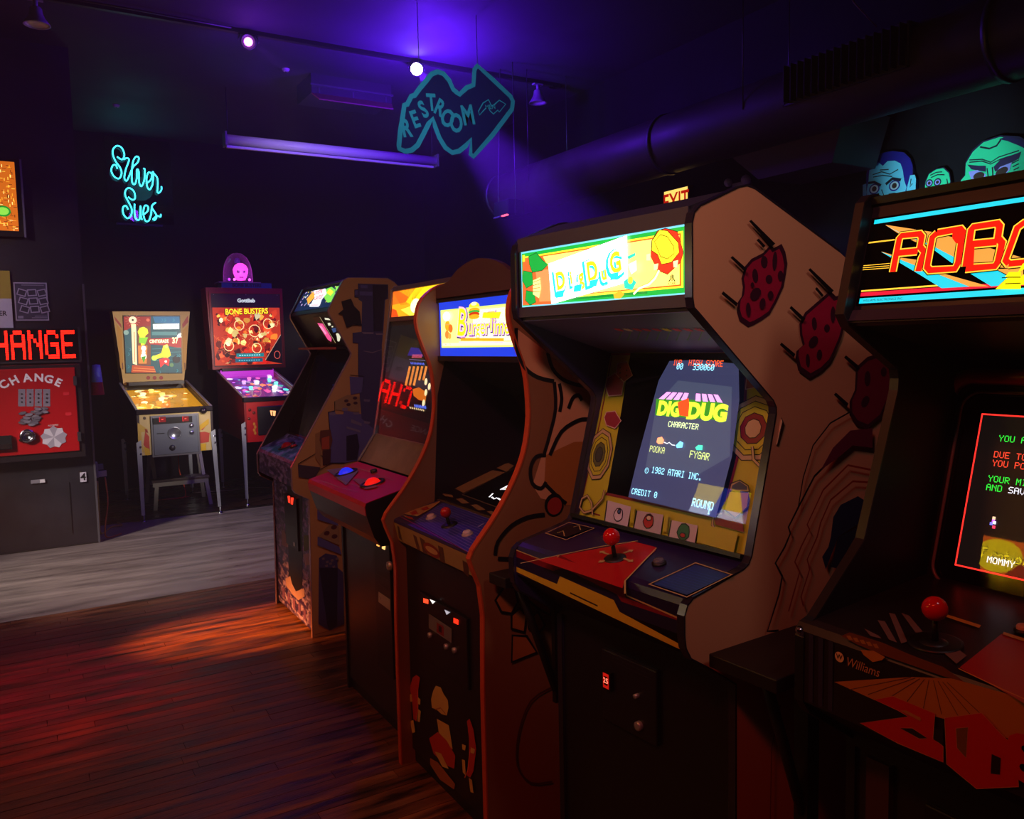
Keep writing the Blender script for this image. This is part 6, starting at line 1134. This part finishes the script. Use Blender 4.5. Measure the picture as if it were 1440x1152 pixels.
a, b = z([(430, 670), (545, 665)]); A.text('CENTIGRADE', a, .034, G('#ffe8b8', 1.9), bold=.03, sx=.62); A.text('37', b, .058, G('#ffe0a0', 1.9), bold=.04, sx=.72)
for k in range(4): A.line(z([(378, 725 + k * 28), (590, 715 + k * 30)]), .004, G('#4aa0a0', .8), lay=k == 0)
A.poly(z([(460, 700), (490, 690), (505, 730), (515, 770), (490, 790), (455, 785), (400, 800), (380, 780), (445, 755)]), G('#f0c818', 1.5)); A.ell(z([(482, 706)])[0], .018, .018, G('#f8e060', 1.7), 14); A.poly(z([(430, 800), (480, 785), (505, 800), (500, 850), (470, 830), (440, 860)]), G('#d82828', 1.3)); A.ell(z([(395, 790)])[0], .026, .026, G('#c0e040', 1.4), 14); A.ell(z([(478, 815)])[0], .012, .012, G('#fff0d0', 1.8), 10)
A.ell(z([(555, 800)])[0], .038, .038, G('#0c1a20', .3)); A.ell(z([(520, 840)])[0], .02, .02, G('#6a9a60', .7)); A.poly(z([(235, 840), (390, 850), (408, 895), (228, 895)]), G('#c04818', 1.0)); A.line(z([(245, 862), (400, 872)]), .004, G('#f0a050', 1)); A.line(z([(240, 880), (404, 888)]), .004, G('#f0a050', 1))
for k in range(14): 
    x, y_ = random.choice(((205, 700), (200, 760), (205, 820), (560, 870), (540, 505), (460, 505), (570, 760), (430, 880))); x += random.uniform(-14, 14); y_ += random.uniform(-25, 25) * (x < 300); A.line(z([(x, y_), (x + 8, y_ + 14), (x - 4, y_ + 22)]), .003, G('#5ab0b8', .9), lay=k == 0)
A.build('backglass_art', t)
MB().poly3([(gl[i][0], yb - .02, gl[i][1]) for i in range(4)], (0, .003, 0), glass()).build('backglass', t)
# second machine
def f2(A, w_, l_):
    A.rect(0, 0, w_, l_, G('#6a2a90', .9)); random.seed(23)
    for k in range(60):
        x, y = random.uniform(.03, w_ - .03), random.uniform(.02, l_ - .04); r = random.uniform(.015, .05); c_ = random.choice(('#f0e0ff', '#d070ff', '#ff60b0', '#60f0e0', '#ff8050', '#9050e0', '#3a1060', '#e8b0f0') if y > .35 else ('#ff7040', '#ffb070', '#e04060', '#f0e0ff', '#c060e0'))
        A.poly([(x + r * math.cos(a) * random.uniform(.5, 1.2), y + r * 1.5 * math.sin(a) * random.uniform(.5, 1.2)) for a in [i * math.pi / 3 for i in range(6)]], G(c_, random.choice((.8, 1.4, 2.0))), k % 6 == 0)
X0, Y1, WD = 1.845, 8.03, .60
t, O_, U, V_ = pinball('red pinball machine with glowing purple playfield and a domed topper', (X0, Y1, 0), WD, .60, 1.02, 1.26, 1.18, M('#c01014', .4), M('#8a0c10', .4), f2)
MB().poly3([O_ + U * a + V_ * (1.04) + V3((0, 0, b)) for a, b in flat(.0, .0, WD - .04, .09)], (0, .01, 0), G('#c030c8', 1.0)).build('rear_light_panel', t)
random.seed(33)
for k in range(12):
    p = O_ + U * random.uniform(.05, WD - .1) + V_ * random.uniform(.3, 1.0); MB().lathe([(.018, 0), (.018, .02), (.024, .022), (.02, .036), (0, .04)], p, G(random.choice(('#e8b0ff', '#ff80d0', '#ffffff', '#80ffe8')), 1.6), n=12).build('bumper', t)
for s_ in (-1, 1): p = O_ + U * (WD / 2 - .02 + s_ * .08) + V_ * .13; MB().tube([p, p - U * s_ * .055 - V_ * .02], [.010, .006], M('#e8d8d0', .4), 8).build('flipper', t)
A = Art(t, (0, 0, 0), (1, 0, 0), (0, 0, 1)); K = (5.143, 140, 540); z = lambda L: A.px(L, *K)
MB().box((.12, -.014, .66), (.50, .0, .94), BLACK).build('coin_door', t, bevel=.02)
for x, y in ((1115, 208), (1085, 188), (1080, 252)): a, b = z([(x, y)])[0]; MB().lathe([(.014, 0), (.014, .008), (0, .01)], (a, 0, b), M('#8a4a3a', .3, .5), (0, -1, 0), 14).build('button', t)
for k in range(4): A.ell(z([(1118 + (k % 2) * 8, 290 + k * 22)])[0], .012, .016, M('#d8902a', .45), 10)
A.build('front_print', t)
B = Art(t, (0, -.0145, 0), (1, 0, 0), (0, 0, 1)); B.poly(B.px([(1232, 192), (1275, 195), (1270, 232), (1240, 228)], *K), G('#ffb070', 1.5)); B.poly(B.px([(1248, 200), (1254, 200), (1254, 230), (1248, 230)], *K), G('#501808', .3)); B.build('coin_light', t)
leg(t, .0, -.01, .78, (-.006, -.015)); leg(t, WD + .01, -.01, .78, (.012, -.015)); leg(t, .02, 1.15, .64, (0, .02)); leg(t, WD + .01, 1.15, .64, (0, .02))
yb = 1.14; za = [(-.045, 2.13), (.72, 2.13), (.72, 1.30), (.0, 1.30)]
RDB = M('#b01220', .3)
MB().poly3([(-.075, yb, 2.15), (.735, yb, 2.15), (.735, yb, 1.28), (-.04, yb, 1.28)], (0, .28, 0), RDB).build('backbox', t); MB().box((.03, yb - .12, 1.26), (.56, yb, 1.29), BLK2).build('neck', t)
A = Art(t, (0, yb, 0), (1, 0, 0), (0, 0, 1)); K = (5.143, 140, 350); z = lambda L: A.px(L, *K)
gq = z([(808, 322), (1302, 322), (1302, 838), (835, 838)]); x0 = (gq[0][0] + gq[3][0]) / 2 - .01; x1 = min(gq[1][0], .72); z1, z0 = gq[0][1], gq[2][1]
MB().box((x0 - .02, yb - .02, z0 - .03), (x1 + .02, yb, z0), RDB).box((x0 - .02, yb - .02, z1), (x1 + .02, yb, z1 + .02), RDB).box((x0 - .02, yb - .02, z0), (x0, yb, z1), RDB).box((x1, yb - .02, z0), (x1 + .02, yb, z1), RDB).build('backbox_frame', t)
A = Art(t, (0, yb - .004, 0), (1, 0, 0), (0, 0, 1)); z = lambda L: A.px(L, *K); hw = x1 - x0
A.rect(x0, z0, x1, z1, G('#2a1420', .35)); zs = z([(900, 425)])[0][1]
A.text('Gottlieb', (x0 + hw * .5, (z1 + zs) / 2), .040, G('#d8e4e8', .9), bold=.05)
for xx in (x0 + .03, x0 + hw / 2, x1 - .03): A.ell((xx, z1 - .012), .004, .004, M('#d0c8d0', .3), 8)
A.rect(x0 + .01, z0 + .01, x1 - .01, zs, G('#c83818', 1.0)); random.seed(41)
for k in range(150):
    x, y = random.uniform(x0 + .04, x1 - .05), random.uniform(z0 + .03, zs - .03); r = random.uniform(.012, .045); hot = y > z0 + .3 * (zs - z0)
    c_ = random.choice(('#ffb040', '#ff7820', '#ffe080', '#d03010', '#7a1408', '#fff0b0', '#ff5020', '#401008') if hot else ('#e03018', '#c01c10', '#7a1010', '#ff6030', '#400c0c'))
    P_ = [(min(max(x + r * math.cos(a) * random.uniform(.4, 1.3), x0 + .012), x1 - .012), min(max(y + r * math.sin(a) * random.uniform(.4, 1.3), z0 + .012), zs - .005)) for a in [i * math.pi / 3.5 for i in range(7)]]; A.poly(P_, G(c_, random.choice((.8, 1.2, 1.6))), k % 8 == 0)
for k in range(70):
    x, y = random.uniform(x0 + .04, x1 - .08), random.uniform(z0 + .04, zs - .07); P_ = [(x, y)]
    for j in range(4): P_.append((min(max(P_[-1][0] + random.uniform(-.03, .04), x0 + .012), x1 - .012), min(max(P_[-1][1] + random.uniform(-.035, .035), z0 + .012), zs - .01)))
    A.line(P_, .003, G(random.choice(('#fff0a0', '#3a0c08', '#ff9a50', '#3a0c08')), .9), lay=k % 10 == 0)
for cx_, cz_, r in ((.22, .35, .05), (.6, .6, .06), (.38, .7, .05), (.62, .3, .05), (.8, .72, .05)): A.ell((x0 + hw * cx_, z0 + (zs - z0) * cz_), r, r * 1.1, G('#ffd090', 1.5), 10, w=.008)
A.text('BONE BUSTERS', (x0 + hw * .5, zs - .045), .062, G('#7a1808', .5), bold=.06, sx=.80, rot=1.5); A.text('BONE BUSTERS', (x0 + hw * .5, zs - .043), .060, G('#ffd820', 1.8), bold=.02, sx=.80, rot=1.5)
A.rect(x0 + hw * .32, z0 + .095, x0 + hw * .72, z0 + .135, G('#188a90', .9)); A.rect(x0 + hw * .30, z0 + .04, x0 + hw * .70, z0 + .08, G('#186a80', .8), False)
for k in range(9): A.rect(x0 + hw * .36 + k * .026, z0 + .108, x0 + hw * .36 + k * .026 + .017, z0 + .120, G('#a0f0f0', 1.1), k == 0); A.rect(x0 + hw * .35 + k * .026, z0 + .053, x0 + hw * .35 + k * .026 + .017, z0 + .065, G('#6ac0d0', 1), False)
A.poly([(x1 - .012, z0 + .33), (x1 - .012, z0 + .012), (x1 - .19, z0 + .05)], G('#140c14', .3)); A.line([(x1 - .012, z0 + .33), (x1 - .19, z0 + .06)], .006, G('#d8a888', .9)); A.ell((x1 - .06, z0 + .11), .032, .042, G('#f06050', 1), 12, w=.006)
A.build('backglass_art', t)
MB().box((x0, yb - .012, z0), (x1, yb - .009, z1), glass()).build('backglass', t)
# topper
MB().box((.09, yb + .0, 2.15), (.62, yb + .2, 2.205), M('#1f5a96', .35)).build('topper_base', t)
A = Art(t, (0, yb, 0), (1, 0, 0), (0, 0, 1)); 
A.text('BONE BUSTERS', (.355, 2.176), .034, M('#0a1020', .4), bold=.04, sx=.95); A.build('topper_lettering', t)
MB().box((.06, yb - .02, 2.205), (.50, yb + .2, 2.213), M('#b090c0', .2)).build('dome_plate', t)
cxd, cyd = .285, yb + .09
dm = MB().lathe([(.155, 0), (.15, .12), (.135, .2), (.10, .27), (.05, .31), (0, .32)], (cxd, cyd, 2.213), dome_glass(), n=28).build('glass_dome', t)
A = Art(t, (0, cyd - .05, 0), (1, 0, 0), (0, 0, 1))
sk = MB(); SK = G('#ff50d8', 1.5)
sk.lathe([(0, -.075), (.045, -.07), (.062, -.04), (.078, .01), (.08, .05), (.06, .09), (.03, .11), (0, .115)], (cxd + .03, cyd, 2.31), SK, n=18); sk.build('skull', t)
for dx in (-.028, .028): MB().ball((cxd + .03 + dx - .01, cyd - .066, 2.325), .017, G('#5a0a60', .4), 12).build('eye_socket', t)
MB().box((cxd + .0, cyd - .062, 2.262), (cxd + .045, cyd - .05, 2.272), G('#5a0a60', .4)).build('mouth_slot', t)
for dx, m_ in ((-.10, G('#c040ff', 2)), (-.045, G('#ff70e0', 2.4)), (.115, G('#ff60f0', 2.6))): MB().ball((cxd + dx, cyd - .03, 2.245), .014, m_, 10).build('dome_bulb', t)
MB().lathe([(.03, 0), (.034, .02), (.018, .05), (0, .055)], (cxd + .0, cyd, 2.425), M('#6a50b8', .5), n=12).build('cap', t)
light('topper_glow', 'POINT', (X0 + cxd, Y1 + cyd - .12, 2.30), None, (.8, .1, 1), .6, .03)
# step stool
t = thing('step_stool', 'small grey wooden step stool under the cream pinball machine', 'stool', (1.03, 8.30, 0))
WG = M('#8f8a84', .55, noise=.12, nscale=12)
MB().box((0, 0, .255), (.52, .20, .28), M('#4a3c3a', .45)).build('lower_step', t, bevel=.004); MB().box((.01, .005, .215), (.51, .018, .255), WG).box((.01, .18, .215), (.51, .193, .255), WG).build('apron', t); MB().box((.02, .24, .53), (.50, .42, .555), WG).build('upper_step', t, bevel=.004)
for x in (.03, .47):
    s_ = 1 if x > .2 else -1
    MB().poly3([(x, .01, .255), (x + .035, .01, .255), (x + .035 + s_ * .03, -.02, 0), (x + s_ * .03, -.02, 0)], (0, .03, 0), WG).build('leg', t)
    MB().poly3([(x, .36, .53), (x + .035, .36, .53), (x + .035 + s_ * .05, .44, 0), (x + s_ * .05, .44, 0)], (0, .03, 0), WG).build('leg', t)
    MB().poly3([(x, .25, .53), (x + .03, .25, .53), (x + .03, .10, .28), (x, .10, .28)], (0, .03, 0), WG).build('upright', t)
cable([(1.38, 8.9, .57), (1.36, 8.85, .3), (1.40, 8.8, .02), (1.2, 8.78, .012), (1.1, 8.76, .012), (1.3, 8.77, .012), (1.45, 8.8, .012)], .006, M('#d8502c', .5), 'orange cable hanging down and looping behind the step stool')
cable([(1.5, 9.0, .012), (1.9, 8.9, .012), (2.05, 8.95, .012), (2.25, 8.8, .012)], .005, M('#8a7a80', .5), 'thin grey cable along the floor between the two pinball machines')
# ---------------- two machines across the aisle: out of the frame, seen mirrored in the dark glass opposite
def opposite(y0, label, paint, up=0):
    t = thing('arcade_cabinet', label, 'arcade cabinet', (-1.3, y0, 0)); w_ = .66
    pr = [(0, 0), (0, .9), (.14, .92), (.14, 1.0), (-.12, 1.12), (-.16, 1.62), (.0, 1.78), (.02, 2.02), (-.05, 2.05), (-.7, 2.0), (-.7, 0)]
    side(t, pr, 0, .018, M('#17131a', .4)); side(t, pr, w_ - .018, w_, M('#17131a', .4))
    MB().prism([(-.02, 0), (-.02, .9), (.12, .93), (.12, .98), (-.13, 1.10), (-.17, 1.62), (-.02, 1.78), (.0, 1.79), (.008, 2.01), (-.05, 2.04), (-.69, 1.99), (-.69, 0)], .018, w_ - .018, BLK2).build('body', t)
    A = Art(t, (.0, .02, 1.795 + up), (0, 1, 0), (0.035, 0, 1), base=.012); paint(A, w_ - .04, .20); A.build('marquee_art', t)
    A = Art(t, (-.125, .03, 1.12), (0, 1, 0), (-.04, 0, .49), base=.006); A.rect(.03, .03, .57, .44, G('#101428', .5)); A.build('screen_picture', t)
    for yy in (.2, .3): button(t, (0.0, yy, 1.055), .014, M('#c02020', .3), (.4, 0, .9))
    joystick(t, (.02, .42, 1.045), (.4, 0, .9), .05, M('#c02020', .2)); coin_door(t, .012, w_ / 2, .25, .6, .15)
def p_golf(A, w_, h_):
    A.rect(0, 0, w_, h_, G('#ff6a10', 9)); A.ell((w_ * .42, h_ * .5), .13, .095, G('#ffd808', 11)); A.poly([(0, 0), (.2, 0), (.05, h_)], G('#c02a04', 7)); A.poly([(w_, h_), (w_ - .2, h_), (w_ - .03, 0)], G('#ff9018', 9))
    A.text('Golden Tee 2K', (w_ / 2, h_ / 2), .062, G('#5a1c02', .5), bold=.05, sx=.88); A.text('Golden Tee 2K', (w_ / 2, h_ / 2), .062, G('#ffe020', 26), bold=.0, sx=.88)
def p_yel(A, w_, h_):
    A.rect(0, 0, w_, h_, G('#ffe020', 7)); A.rect(0, 0, w_, h_ * .3, G('#dfe8ff', 9)); A.poly([(.1, .0), (.2, .0), (.3, h_), (.24, h_)], G('#2038c0', 5)); A.poly([(.4, .0), (.46, .0), (.42, h_), (.36, h_)], G('#2038c0', 5))
opposite(2.18, 'dark cabinet across the aisle with a fiery golf marquee', p_golf)
opposite(2.92, 'dark cabinet across the aisle with a yellow and white marquee', p_yel)
